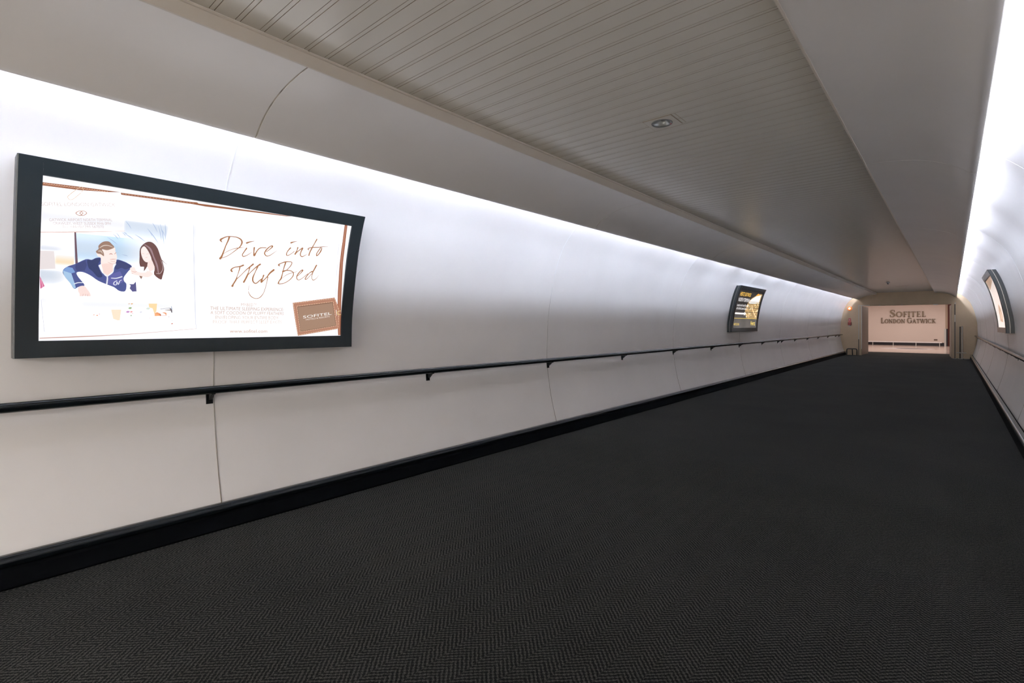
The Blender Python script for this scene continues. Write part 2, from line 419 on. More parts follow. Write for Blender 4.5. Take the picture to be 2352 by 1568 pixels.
class Ink:
    """flat printed shapes laid on the curved face of a sign, in wall coordinates (y, z)"""
    def __init__(s, side, off): s.side = side; s.off = off; s.V = []; s.F = []; s.C = []; s.levels = []
    def put(s, V2, F, col, layer=1):
        bm = bmesh.new(); vs = [bm.verts.new((y, z, 0)) for y, z in V2]
        for f in F:
            try: bm.faces.new([vs[i] for i in f])
            except ValueError: pass
        lo = min(z for _, z in V2); hi = max(z for _, z in V2)
        for z in s.levels:
            if lo < z < hi: bmesh.ops.bisect_plane(bm, geom=bm.verts[:]+bm.edges[:]+bm.faces[:], dist=1e-7, plane_co=(0, z, 0), plane_no=(0, 1, 0))
        bm.verts.index_update(); V2 = [(v.co.x, v.co.y) for v in bm.verts]; F = [tuple(v.index for v in f.verts) for f in bm.faces]; bm.free()
        n = len(s.V)
        for y, z in V2: s.V.append((wx(s.side, z, s.off+layer*.00022), y, z)); s.C.append(col)
        s.F += [tuple(i+n for i in f) for f in F]
    def poly(s, pts, col, layer=1):
        v = [Vector((a, b, 0)) for a, b in pts]; s.put(pts, [tuple(t) for t in tessellate_polygon([v])], col, layer)
    def rib(s, P, col, layer=1, sub=4): V, F = ribbon(P, sub); s.put(V, F, col, layer)
    def text(s, t, col, layer, y0, z0, y1, z1, cap, flip=1):
        V, F = textmesh(t)
        w = V[:, 0].max()-V[:, 0].min(); V = V-[V[:, 0].min(), 0]
        ux, uz = (y1-y0), (z1-z0); L = math.hypot(ux, uz); ux /= L; uz /= L
        q = [(y0+ux*a*L/w-uz*b*cap/CAP*flip, z0+uz*a*L/w+ux*b*cap/CAP*flip) for a, b in V]
        s.put(q, F, col, layer)
    def grid(s, y0, y1, z0, z1, ny, nz, fn):
        ys = np.linspace(y0, y1, ny); zs = np.linspace(z0, z1, nz); n = len(s.V); s.levels = [float(q) for q in zs[::3]] if nz > 100 else [float(q) for q in zs]
        for y in ys:
            for z in zs: s.V.append((wx(s.side, z, s.off), y, z)); s.C.append(fn(y, z))
        s.F += [(n+i*nz+k, n+(i+1)*nz+k, n+(i+1)*nz+k+1, n+i*nz+k+1) for i in range(ny-1) for k in range(nz-1)]
    def build(s, name, mat, parent):
        me = bpy.data.meshes.new(name); me.from_pydata(s.V, [], s.F); me.materials.append(mat); vcol(me, s.C)
        me.polygons.foreach_set('use_smooth', [True]*len(s.F))
        o = bpy.data.objects.new(name, me); COL.objects.link(o); o.parent = parent; o.matrix_parent_inverse = parent_inv(parent); return o

POSTER = [
('r',(172,118,78),3,[(1.3267,1.9966,0.00283),(1.3148,2.0098,0.01061),(1.3304,2.0248,0.00707),(1.3571,2.0386,0.00495),(1.388,2.0426,0.00424),(1.42,2.0411,0.00531),(1.4468,2.0295,0.00778),(1.4561,2.0105,0.0092),(1.4506,1.9897,0.00707),(1.4407,1.9734,0.00566),(1.4213,1.9545,0.00495),(1.3917,1.9262,0.00354),(1.3619,1.9031,0.00318),(1.3348,1.8904,0.00318)]),
('r',(172,118,78),3,[(1.3696,2.038,0.01061),(1.3641,2.0126,0.00778),(1.3517,1.9749,0.00637),(1.3409,1.9341,0.00778),(1.331,1.9,0.0099),(1.3228,1.8853,0.01273)]),
('r',(172,118,78),3,[(1.3405,1.9192,0.00212),(1.3655,1.9384,0.00318),(1.3926,1.9547,0.00318),(1.4204,1.9655,0.00424),(1.4456,1.9723,0.00424),(1.4776,1.98,0.00106)]),
('r',(172,118,78),3,[(1.4913,1.9741,0.00849),(1.477,1.9487,0.00637),(1.4658,1.9255,0.00566),(1.4733,1.9143,0.00566),(1.4925,1.9214,0.00424),(1.5112,1.9353,0.00354),(1.5315,1.9521,0.00177)]),
('r',(172,118,78),3,[(1.4879,2.0103,0.0099),(1.51,2.021,0.00566),(1.5376,2.0288,0.00177)]),
('r',(172,118,78),3,[(1.5431,1.9833,0.0099),(1.543,1.9558,0.00707),(1.5472,1.9269,0.01061),(1.56,1.9542,0.00707),(1.5748,1.9782,0.00637),(1.5943,1.9891,0.00566),(1.627,1.992,0.0046)]),
('r',(172,118,78),3,[(1.6315,1.9635,0.00424),(1.6508,1.9814,0.00495),(1.6693,2.001,0.00707),(1.6708,2.01,0.00849),(1.6554,2.0057,0.00566),(1.6331,1.9829,0.00778),(1.6213,1.9607,0.00849),(1.6209,1.9466,0.00778),(1.6343,1.934,0.00601),(1.6551,1.9378,0.0046),(1.6815,1.9582,0.00354),(1.7105,1.9833,0.00141)]),
('r',(172,118,78),3,[(1.8074,2.0112,0.00849),(1.7912,1.9896,0.00601),(1.781,1.9633,0.00637),(1.7896,1.9526,0.00601),(1.8126,1.9647,0.00424),(1.84,1.9894,0.00424)]),
('r',(172,118,78),3,[(1.8071,2.0497,0.0099),(1.8277,2.0593,0.00495),(1.855,2.0673,0.00141)]),
('r',(172,118,78),3,[(1.8638,2.0201,0.00849),(1.8599,1.9989,0.00566),(1.8465,1.9657,0.0099),(1.858,1.9822,0.00637),(1.8839,2.007,0.00566),(1.9034,2.0212,0.0092),(1.8932,1.9933,0.00707),(1.8904,1.9672,0.00707),(1.9053,1.9558,0.00637),(1.9274,1.9673,0.00424),(1.9473,1.9824,0.00177)]),
('r',(172,118,78),3,[(2.0081,2.1007,0.0092),(1.991,2.0597,0.00531),(1.9758,2.0245,0.00849),(1.9638,1.9934,0.00778),(1.9594,1.9713,0.0092)]),
('r',(172,118,78),3,[(1.9535,2.0128,0.00566),(1.9467,2.0194,0.00637),(1.9631,2.0305,0.00495),(1.9942,2.0366,0.00566),(2.0339,2.0422,0.00495),(2.0737,2.0513,0.00318),(2.1106,2.0554,0.00106)]),
('r',(172,118,78),3,[(2.0503,2.0422,0.00566),(2.0304,2.008,0.00637),(2.0204,1.9843,0.00707),(2.0257,1.975,0.00707),(2.0409,1.9902,0.00707),(2.0557,2.0183,0.00849),(2.0587,2.0412,0.00495)]),
('r',(172,118,78),3,[(1.4054,1.8021,0.0099),(1.3985,1.8107,0.0092),(1.4086,1.8251,0.00637),(1.4304,1.8354,0.00531),(1.456,1.841,0.00707),(1.4781,1.8518,0.0092)]),
('r',(172,118,78),3,[(1.4567,1.8394,0.00707),(1.4517,1.8099,0.00566),(1.4428,1.775,0.00389),(1.4366,1.7471,0.00849),(1.421,1.7153,0.00778),(1.4147,1.6995,0.01203)]),
('r',(172,118,78),3,[(1.4412,1.7509,0.00424),(1.4699,1.7838,0.00424),(1.5003,1.8207,0.00495),(1.5252,1.8452,0.00707),(1.5455,1.8654,0.0092)]),
('r',(172,118,78),3,[(1.5236,1.8434,0.00778),(1.5179,1.8082,0.00495),(1.51,1.7798,0.0099),(1.4987,1.7513,0.0092),(1.4901,1.7327,0.01061)]),
('r',(172,118,78),3,[(1.5115,1.7817,0.00566),(1.5377,1.8132,0.00495),(1.569,1.8472,0.00637),(1.5948,1.8687,0.0099)]),
('r',(172,118,78),3,[(1.579,1.8516,0.00849),(1.565,1.8119,0.00495),(1.5524,1.7759,0.00849),(1.5509,1.7513,0.00849),(1.5608,1.7326,0.00707),(1.5782,1.7291,0.00601),(1.6006,1.751,0.00637),(1.6218,1.7702,0.00566)]),
('r',(172,118,78),3,[(1.6261,1.7901,0.01061),(1.6215,1.7737,0.00707),(1.6119,1.7404,0.01132),(1.6234,1.749,0.00707),(1.6477,1.7756,0.00637),(1.6697,1.8094,0.0099),(1.6969,1.8359,0.01203)]),
('r',(172,118,78),3,[(1.6579,1.7799,0.00637),(1.6526,1.7365,0.00318),(1.6465,1.7003,0.00283),(1.6354,1.6602,0.00354),(1.6164,1.6307,0.00495),(1.5963,1.618,0.0046),(1.5722,1.6181,0.00424),(1.5474,1.6313,0.00495),(1.5325,1.6518,0.00354),(1.5265,1.6656,0.00248)]),
('r',(172,118,78),3,[(1.5257,1.6779,0.00212),(1.5275,1.7007,0.00141),(1.5318,1.7115,0.00071)]),
('r',(172,118,78),3,[(1.7404,1.8691,0.00354),(1.7295,1.8761,0.0092),(1.7459,1.8894,0.00495),(1.7777,1.9032,0.00707),(1.8109,1.9081,0.00495),(1.8303,1.9026,0.00566),(1.8215,1.8761,0.00495),(1.7945,1.8427,0.00424),(1.7698,1.8279,0.00495)]),
('r',(172,118,78),3,[(1.7818,1.8999,0.0092),(1.7712,1.8535,0.00566),(1.764,1.8093,0.00672),(1.7577,1.776,0.0099),(1.7446,1.7568,0.00637),(1.7399,1.7383,0.0099)]),
('r',(172,118,78),3,[(1.766,1.8294,0.01061),(1.791,1.8398,0.00637),(1.8248,1.8403,0.00531),(1.8488,1.8267,0.00601),(1.8474,1.8007,0.00672),(1.8236,1.7694,0.00531),(1.7846,1.7429,0.0046),(1.7465,1.734,0.00531)]),
('r',(172,118,78),3,[(1.7666,1.7802,0.00283),(1.7942,1.8042,0.00354),(1.8265,1.8213,0.00354),(1.8562,1.8302,0.00283),(1.8801,1.841,0.00106)]),
('r',(172,118,78),3,[(1.8854,1.8053,0.00424),(1.9066,1.8274,0.00495),(1.9231,1.8519,0.00778),(1.9086,1.8481,0.00566),(1.8877,1.8222,0.00707),(1.8782,1.7991,0.00707),(1.884,1.779,0.00601),(1.9036,1.7766,0.0046),(1.933,1.7974,0.00424),(1.9657,1.8281,0.00424)]),
('r',(172,118,78),3,[(1.9999,1.8478,0.0092),(1.9809,1.8369,0.00495),(1.9561,1.8047,0.00707),(1.948,1.7852,0.00637),(1.9581,1.784,0.00566),(1.9799,1.8064,0.00424),(1.9976,1.8305,0.00424)]),
('r',(172,118,78),3,[(2.031,1.9,0.0092),(2.0179,1.8702,0.00849),(2.0049,1.8387,0.00672),(2.0022,1.8042,0.00424),(2.0081,1.7854,0.00531),(2.0206,1.7824,0.00531),(2.0416,1.7973,0.00354),(2.0594,1.8256,0.00141)]),
('p',(236,226,226),1,[(0.3964,1.8382),(0.4569,1.8416),(0.4651,1.7421),(0.3984,1.7351)],0),
('p',(112,84,96),2,[(0.5412,1.9576),(0.549,1.9587),(0.5626,1.7818),(0.5512,1.7788)],0),
('r',(205,150,130),4,[(0.3965,1.9394,0.00286),(0.548,1.9604,0.00367),(0.7765,1.9972,0.00122)]),
('p',(78,88,148),2,[(0.4965,1.7352),(0.5142,1.759),(0.5507,1.7782),(0.5977,1.81),(0.6247,1.8093),(0.6437,1.8219),(0.6672,1.8242),(0.6684,1.7887),(0.6595,1.778),(0.678,1.7381),(0.7015,1.7148),(0.729,1.7437),(0.7318,1.7776),(0.7435,1.7954),(0.7439,1.8217),(0.773,1.8167),(0.8015,1.8041),(0.8226,1.7854),(0.8035,1.7529),(0.7838,1.7172),(0.786,1.6934),(0.7985,1.6752),(0.7938,1.6318),(0.763,1.632),(0.7375,1.6529),(0.6989,1.6692),(0.6584,1.6884),(0.621,1.7173),(0.5846,1.7341),(0.5583,1.7289),(0.5652,1.7051),(0.5849,1.6771),(0.5957,1.6548),(0.568,1.645),(0.5494,1.6326),(0.5313,1.664),(0.5033,1.7071)],1),
('p',(52,62,108),3,[(0.6042,1.8057),(0.6248,1.806),(0.6438,1.8193),(0.6661,1.8198),(0.6555,1.781),(0.6643,1.752),(0.6787,1.7165),(0.6578,1.7083),(0.6306,1.7427),(0.612,1.7608)],1),
('p',(60,68,118),3,[(0.7455,1.8158),(0.7732,1.8134),(0.8016,1.8007),(0.8192,1.7851),(0.7917,1.7657),(0.7691,1.774),(0.7502,1.7623),(0.7362,1.7712)],1),
('p',(64,72,125),3,[(0.5533,1.7768),(0.5953,1.8049),(0.6038,1.7764),(0.5946,1.7431),(0.5593,1.737),(0.5514,1.7557)],0),
('p',(126,160,214),3,[(0.4965,1.7352),(0.5142,1.759),(0.539,1.7547),(0.552,1.73),(0.5348,1.7222)],0),
('p',(168,200,232),3,[(0.4965,1.7352),(0.5348,1.7222),(0.5512,1.6652),(0.5568,1.6395),(0.5494,1.6333),(0.5313,1.664),(0.5033,1.7071)],0),
('p',(98,100,168),3,[(0.6949,1.711),(0.7185,1.7328),(0.7643,1.7533),(0.7766,1.7235),(0.7834,1.6898),(0.74,1.6598),(0.7015,1.6744)],0),
('p',(92,90,140),2,[(0.8121,1.6761),(0.8349,1.6774),(0.8458,1.6938),(0.8524,1.633),(0.8308,1.6302),(0.8158,1.6503),(0.8209,1.6679)],0),
('p',(250,220,212),3,[(0.6697,1.7888),(0.6948,1.7944),(0.7276,1.7974),(0.7282,1.7487),(0.7013,1.7198),(0.6835,1.7335)],0),
('p',(255,238,232),3,[(0.6465,1.8556),(0.6578,1.8699),(0.6787,1.8755),(0.7289,1.8943),(0.7357,1.8718),(0.745,1.8426),(0.7432,1.819),(0.74,1.8002),(0.7191,1.7926),(0.6948,1.7944),(0.6698,1.7872),(0.6672,1.8249),(0.6525,1.8333)],1),
('p',(160,126,108),4,[(0.6543,1.8956),(0.6744,1.9202),(0.7008,1.9257),(0.716,1.9127),(0.7294,1.8944),(0.7106,1.8797),(0.6921,1.873),(0.6707,1.8762),(0.6793,1.8574),(0.6814,1.8362),(0.6665,1.8462),(0.6494,1.8494),(0.643,1.8617),(0.655,1.8761)],1),
('r',(225,210,200),5,[(0.66,1.8832,0.00245),(0.6779,1.8984,0.0049),(0.7017,1.9011,0.00408),(0.7235,1.8937,0.00163)]),
('r',(205,185,170),5,[(0.6554,1.8631,0.00571),(0.6659,1.8642,0.00816),(0.6742,1.852,0.00327)]),
('r',(200,150,140),4,[(0.7076,1.8505,0.00327),(0.7155,1.8546,0.0049),(0.7224,1.8504,0.00245)]),
('r',(200,150,140),4,[(0.7331,1.8548,0.00327),(0.7396,1.8638,0.00245)]),
('r',(225,175,168),4,[(0.7127,1.8194,0.00245),(0.7262,1.8224,0.00408),(0.7397,1.8237,0.00245)]),
('r',(232,195,188),4,[(0.7158,1.8097,0.00245),(0.7294,1.8076,0.00327),(0.7387,1.8135,0.00204)]),
('r',(238,205,200),4,[(0.7026,1.8018,0.00327),(0.7245,1.7937,0.0049),(0.7406,1.8002,0.00245)]),
('r',(238,240,248),4,[(0.6595,1.778,0.00408),(0.678,1.7381,0.0049),(0.7015,1.7164,0.00612),(0.701,1.671,0.00694)]),
('r',(238,240,248),4,[(0.7408,1.7952,0.00408),(0.7313,1.7708,0.0049),(0.7276,1.7436,0.00449),(0.7023,1.7165,0.0049)]),
('r',(238,240,248),4,[(0.5488,1.6618,0.0049),(0.5661,1.67,0.0049),(0.5868,1.6713,0.00408)]),
('r',(238,240,248),4,[(0.722,1.7078,0.00408),(0.7466,1.7085,0.00531),(0.7739,1.7199,0.00571)]),
('r',(230,232,244),4,[(0.7499,1.6944,0.00367),(0.7365,1.6834,0.0049),(0.7356,1.6697,0.0049),(0.748,1.6688,0.00408),(0.7501,1.6876,0.00408),(0.7576,1.6711,0.00408),(0.7638,1.6919,0.00408),(0.7732,1.6994,0.00286)]),
('p',(252,226,220),3,[(0.5687,1.6451),(0.5945,1.6531),(0.6131,1.6294),(0.6225,1.6133),(0.6256,1.5928),(0.5985,1.594),(0.5756,1.5907),(0.574,1.6044),(0.5673,1.6205)],1),
('r',(225,180,175),4,[(0.5918,1.6052,0.00163),(0.589,1.5926,0.00245)]),
('r',(225,180,175),4,[(0.6033,1.6058,0.00163),(0.6005,1.5931,0.00245)]),
('r',(225,180,175),4,[(0.6136,1.6062,0.00163),(0.6108,1.5935,0.00245)]),
('p',(112,76,72),2,[(0.8589,1.8507),(0.8588,1.8988),(0.8733,1.9279),(0.8986,1.9481),(0.9254,1.9444),(0.9508,1.916),(0.9683,1.8687),(0.986,1.8208),(0.9946,1.7822),(0.9875,1.7387),(0.9787,1.7159),(0.9409,1.746),(0.9419,1.7885),(0.9218,1.836),(0.9028,1.7958),(0.8837,1.7627),(0.8617,1.7991)],1),
('p',(255,240,236),3,[(0.8654,1.8995),(0.8811,1.9178),(0.9046,1.8865),(0.9231,1.8396),(0.9046,1.8211),(0.8898,1.8225),(0.8759,1.8403),(0.8658,1.8721)],1),
('p',(252,230,224),3,[(0.9032,1.8203),(0.9231,1.8396),(0.9416,1.7956),(0.9396,1.7742),(0.9162,1.7618),(0.9015,1.7921)],0),
('r',(160,130,135),3,[(0.882,1.9289,0.00408),(0.9126,1.9048,0.00898),(0.9327,1.8581,0.00653),(0.9531,1.8072,0.00816),(0.9647,1.7549,0.0049)]),
('r',(190,170,170),4,[(0.9727,1.8408,0.00163),(0.9873,1.7924,0.00327),(0.9738,1.7556,0.00408),(0.9526,1.754,0.00327)]),
('r',(130,95,88),3,[(0.9724,1.8479,0.00327),(0.9917,1.8284,0.00245),(1.0078,1.8163,0.00122)]),
('r',(235,200,195),4,[(0.895,1.8699,0.00204),(0.9051,1.8744,0.00327)]),
('r',(235,200,195),4,[(0.8715,1.8727,0.00204),(0.8803,1.8719,0.00286)]),
('r',(240,205,200),4,[(0.8901,1.8486,0.00204),(0.8989,1.8505,0.00327)]),
('p',(148,110,92),3,[(0.8585,1.7364),(0.8758,1.7412),(0.8967,1.7322),(0.8793,1.7274),(0.8735,1.7113)],0),
('p',(253,253,255),5,[(0.8377,1.7867),(0.8854,1.7908),(0.885,1.7663),(0.8722,1.7576),(0.8489,1.7582)],0),
('p',(254,236,230),4,[(0.8138,1.7778),(0.8364,1.7831),(0.8489,1.7582),(0.8899,1.7545),(0.907,1.7681),(0.9347,1.7491),(0.9088,1.726),(0.8645,1.7316),(0.8325,1.7379),(0.8176,1.754)],1),
('r',(225,170,160),5,[(0.8203,1.7577,0.00163),(0.8376,1.7539,0.00286),(0.8489,1.7582,0.00163)]),
('r',(225,170,160),5,[(0.8151,1.747,0.00163),(0.8295,1.7429,0.00245)]),
('p',(214,108,150),2,[(0.3991,1.6979),(0.421,1.6415),(0.4027,1.6248)],0),
('r',(236,170,195),3,[(0.4052,1.6781,0.00204),(0.4129,1.6363,0.00327)]),
('r',(176,194,226),1,[(0.7789,2.0563,0.00122),(0.7961,2.0358,0.00408),(0.809,2.0143,0.00082)]),
('r',(176,194,226),1,[(0.7333,1.9841,0.00122),(0.7471,1.9678,0.00408),(0.7566,1.9508,0.00082)]),
('r',(176,194,226),1,[(0.7175,1.9754,0.00122),(0.7352,1.9597,0.00408),(0.7487,1.9432,0.00082)]),
('r',(176,194,226),1,[(0.7602,1.9911,0.00122),(0.774,1.9796,0.00408),(0.7834,1.9675,0.00082)]),
('r',(176,194,226),1,[(0.78,1.9804,0.00122),(0.8038,1.9668,0.00408),(0.8234,1.9525,0.00082)]),
('r',(176,194,226),1,[(0.8304,1.9837,0.00122),(0.8593,1.9654,0.00408),(0.884,1.9463,0.00082)]),
('r',(176,194,226),1,[(0.9152,2.0665,0.00122),(0.9326,2.0401,0.00408),(0.9454,2.0126,0.00082)]),
('r',(176,194,226),1,[(0.9489,2.0509,0.00122),(0.9615,2.0096,0.00408),(0.9692,1.9671,0.00082)]),
('r',(176,194,226),1,[(0.9569,2.0658,0.00122),(0.9739,2.0043,0.00408),(0.9859,1.9411,0.00082)]),
('r',(176,194,226),1,[(0.9838,2.0697,0.00122),(0.9904,2.0204,0.00408),(0.9918,1.9699,0.00082)]),
('r',(176,194,226),1,[(0.8942,2.0262,0.00122),(0.9286,1.9828,0.00408),(0.9587,1.9379,0.00082)]),
('r',(176,194,226),1,[(0.7688,1.8551,0.00122),(0.7864,1.8519,0.00408),(0.7997,1.8482,0.00082)]),
('r',(176,194,226),1,[(0.6945,1.9495,0.00122),(0.7215,1.9315,0.00408),(0.7445,1.9127,0.00082)]),
('r',(176,194,226),1,[(0.7657,1.9918,0.00122),(0.7806,1.9855,0.00408),(0.7912,1.9786,0.00082)]),
('r',(176,194,226),1,[(0.8912,2.0291,0.00122),(0.908,2.0076,0.00408),(0.9202,1.9852,0.00082)]),
('r',(176,194,226),1,[(0.9649,2.036,0.00122),(0.9778,2.0152,0.00408),(0.9858,1.9937,0.00082)]),
('p',(255,234,208),2,[(0.7265,1.515),(0.7763,1.5161),(0.7713,1.4488),(0.76,1.4481),(0.7375,1.4579)],0),
('p',(255,224,172),2,[(0.9186,1.558),(0.9649,1.5595),(0.9623,1.5089),(0.9518,1.4924),(0.9412,1.528),(0.9221,1.534)],0),
('p',(250,178,128),3,[(0.9535,1.4778),(0.953,1.4974),(0.9666,1.5041),(0.9834,1.4962),(0.9866,1.4799)],0),
('r',(180,80,40),4,[(0.9821,1.4929,0.00294),(0.987,1.4858,0.00514),(0.9852,1.4792,0.0022)]),
('r',(232,150,105),4,[(0.9612,1.4975,0.0022),(0.9752,1.4928,0.00441),(0.981,1.4814,0.00294)]),
('r',(240,160,110),3,[(0.9972,1.5014,0.0022),(1.0142,1.4968,0.00808),(1.0168,1.4843,0.0022)]),
('r',(200,110,80),3,[(0.9866,1.4805,0.00147),(1.0202,1.4836,0.0022)]),
('r',(120,112,118),3,[(0.9854,1.5242,0.00184),(1.0329,1.5319,0.0022),(1.0447,1.5206,0.00882),(1.0495,1.5034,0.00441)]),
('r',(165,150,140),3,[(1.0107,1.5192,0.0022),(1.039,1.5188,0.00661)]),
('r',(140,160,185),3,[(1.0453,1.5438,0.00184),(1.0489,1.524,0.00367)]),
('r',(245,190,170),2,[(0.6402,1.4803,0.00242),(0.6438,1.4813,0.00647),(0.6474,1.4829,0.00242)]),
('r',(245,170,140),2,[(0.655,1.4775,0.00287),(0.6593,1.4785,0.00764),(0.6636,1.4801,0.00287)]),
('r',(235,180,190),2,[(0.6669,1.4853,0.00198),(0.6699,1.4863,0.00529),(0.6729,1.4878,0.00198)]),
('r',(225,190,160),2,[(0.8122,1.5522,0.00242),(0.8161,1.5532,0.00647),(0.82,1.5549,0.00242)]),
('r',(235,180,110),2,[(0.8256,1.5526,0.00287),(0.8303,1.5537,0.00764),(0.835,1.5554,0.00287)]),
('r',(150,180,120),2,[(0.8148,1.5255,0.00441),(0.822,1.5266,0.01176),(0.8292,1.5284,0.00441)]),
('r',(205,150,205),2,[(0.8031,1.5016,0.00485),(0.811,1.5027,0.01293),(0.8189,1.5045,0.00485)]),
('r',(245,140,140),2,[(0.8236,1.502,0.00331),(0.829,1.5031,0.00882),(0.8344,1.5048,0.00331)]),
('r',(240,160,160),2,[(0.8332,1.4927,0.00154),(0.8357,1.4937,0.00411),(0.8382,1.4953,0.00154)]),
('r',(170,190,160),2,[(0.8236,1.4783,0.00287),(0.8283,1.4793,0.00764),(0.8329,1.481,0.00287)]),
('r',(215,215,228),2,[(0.8733,1.5014,0.00331),(0.8788,1.5024,0.00882),(0.8843,1.5042,0.00331)]),
('r',(222,232,220),2,[(0.9083,1.5246,0.00507),(0.9169,1.5258,0.01352),(0.9255,1.5276,0.00507)]),
('r',(230,120,120),2,[(0.9256,1.4635,0.00132),(0.9279,1.4645,0.00353),(0.9301,1.4661,0.00132)]),
('r',(190,150,170),2,[(1.03,1.4728,0.00176),(1.0332,1.4739,0.0047),(1.0363,1.4756,0.00176)]),
('r',(190,90,60),2,[(1.0479,1.427,0.00264),(1.0527,1.428,0.00705),(1.0575,1.4297,0.00264)]),
('r',(180,200,215),2,[(1.0496,1.4464,0.00154),(1.0524,1.4474,0.00411),(1.0551,1.4491,0.00154)]),
('r',(200,150,132),2,[(0.404,1.3442,0.00425),(0.5838,1.3501,0.00531),(0.8233,1.3616,0.00276),(1.1967,1.3943,0.00159)]),
('r',(222,222,232),1,[(0.407,1.5635,0.00212),(0.4228,1.382,0.00318)]),
('r',(226,228,238),1,[(1.1509,2.0892,0.00212),(1.1967,1.3943,0.00318)]),
('p',(156,98,68),2,[(0.3963,2.2058),(0.5489,2.2125),(0.744,2.2177),(0.6838,2.2077),(0.5499,2.1939),(0.3975,2.1888)],0),
('p',(156,98,68),2,[(0.7441,2.2156),(1.1531,2.2289),(1.1607,2.2237),(1.2341,2.2259),(1.2351,2.218),(1.1988,2.2138),(1.1243,2.2156),(0.7478,2.2045)],0),
('r',(235,190,165),3,[(0.4011,2.1972,0.00109),(0.4052,2.2011,0.00272),(0.4101,2.1982,0.00109)]),
('r',(235,190,165),3,[(0.4113,2.1975,0.00109),(0.4154,2.2014,0.00272),(0.4204,2.1985,0.00109)]),
('r',(235,190,165),3,[(0.4216,2.1978,0.00109),(0.4258,2.2017,0.00272),(0.4308,2.1988,0.00109)]),
('r',(235,190,165),3,[(0.432,2.1981,0.00109),(0.4361,2.202,0.00272),(0.4412,2.1991,0.00109)]),
('r',(235,190,165),3,[(0.4424,2.1984,0.00109),(0.4466,2.2023,0.00272),(0.4516,2.1994,0.00109)]),
('r',(235,190,165),3,[(0.4529,2.1987,0.00109),(0.4571,2.2026,0.00272),(0.4621,2.1997,0.00109)]),
('r',(235,190,165),3,[(0.4634,2.199,0.00109),(0.4676,2.203,0.00272),(0.4727,2.2001,0.00109)]),
('r',(235,190,165),3,[(0.474,2.1993,0.00109),(0.4782,2.2033,0.00272),(0.4834,2.2004,0.00109)]),
('r',(235,190,165),3,[(0.4847,2.1997,0.00109),(0.4889,2.2036,0.00272),(0.4941,2.2007,0.00109)]),
('r',(235,190,165),3,[(0.4954,2.2,0.00109),(0.4996,2.204,0.00272),(0.5048,2.201,0.00109)]),
('r',(235,190,165),3,[(0.5061,2.2003,0.00109),(0.5104,2.2043,0.00272),(0.5157,2.2013,0.00109)]),
('r',(235,190,165),3,[(0.517,2.2006,0.00109),(0.5213,2.2046,0.00272),(0.5265,2.2017,0.00109)]),
('r',(235,190,165),3,[(0.5279,2.2009,0.00109),(0.5322,2.2049,0.00272),(0.5375,2.202,0.00109)]),
('r',(235,190,165),3,[(0.5388,2.2013,0.00109),(0.5431,2.2053,0.00272),(0.5485,2.2023,0.00109)]),
('r',(235,190,165),3,[(0.5498,2.2016,0.00109),(0.5542,2.2056,0.00272),(0.5596,2.2027,0.00109)]),
('r',(235,190,165),3,[(0.5609,2.2019,0.00109),(0.5653,2.206,0.00272),(0.5707,2.203,0.00109)]),
('r',(235,190,165),3,[(0.5721,2.2022,0.00109),(0.5765,2.2063,0.00272),(0.5819,2.2033,0.00109)]),
('r',(235,190,165),3,[(0.5833,2.2026,0.00109),(0.5877,2.2066,0.00272),(0.5932,2.2037,0.00109)]),
('r',(235,190,165),3,[(0.5945,2.2029,0.00109),(0.599,2.207,0.00272),(0.6045,2.204,0.00109)]),
('r',(235,190,165),3,[(0.6059,2.2033,0.00109),(0.6103,2.2073,0.00272),(0.6159,2.2043,0.00109)]),
('r',(235,190,165),3,[(0.6173,2.2036,0.00109),(0.6218,2.2077,0.00272),(0.6273,2.2047,0.00109)]),
('r',(235,190,165),3,[(0.6287,2.2039,0.00109),(0.6332,2.208,0.00272),(0.6389,2.205,0.00109)]),
('r',(235,190,165),3,[(0.6403,2.2043,0.00109),(0.6448,2.2084,0.00272),(0.6505,2.2054,0.00109)]),
('r',(235,190,165),3,[(0.6519,2.2046,0.00109),(0.6564,2.2088,0.00272),(0.6621,2.2057,0.00109)]),
('r',(235,190,165),3,[(0.6636,2.205,0.00109),(0.6681,2.2091,0.00272),(0.6739,2.2061,0.00109)]),
('r',(235,190,165),3,[(0.6753,2.2053,0.00109),(0.6799,2.2095,0.00272),(0.6857,2.2064,0.00109)]),
('r',(235,190,165),3,[(0.7509,2.211,0.00109),(0.7553,2.2101,0.00163),(0.7595,2.2118,0.00054)]),
('r',(235,190,165),3,[(0.7658,2.2115,0.00109),(0.7702,2.2106,0.00163),(0.7745,2.2122,0.00054)]),
('r',(235,190,165),3,[(0.7808,2.2119,0.00109),(0.7853,2.2111,0.00163),(0.7896,2.2127,0.00054)]),
('r',(235,190,165),3,[(0.7959,2.2124,0.00109),(0.8004,2.2115,0.00163),(0.8047,2.2132,0.00054)]),
('r',(235,190,165),3,[(0.8112,2.2129,0.00109),(0.8157,2.212,0.00163),(0.82,2.2136,0.00054)]),
('r',(235,190,165),3,[(0.8265,2.2133,0.00109),(0.8311,2.2124,0.00163),(0.8354,2.2141,0.00054)]),
('r',(235,190,165),3,[(0.842,2.2138,0.00109),(0.8466,2.2129,0.00163),(0.851,2.2146,0.00054)]),
('r',(235,190,165),3,[(0.8576,2.2143,0.00109),(0.8622,2.2134,0.00163),(0.8666,2.2151,0.00054)]),
('r',(235,190,165),3,[(0.8732,2.2148,0.00109),(0.8779,2.2139,0.00163),(0.8824,2.2155,0.00054)]),
('r',(235,190,165),3,[(0.8891,2.2152,0.00109),(0.8938,2.2143,0.00163),(0.8983,2.216,0.00054)]),
('r',(235,190,165),3,[(0.905,2.2157,0.00109),(0.9097,2.2148,0.00163),(0.9142,2.2165,0.00054)]),
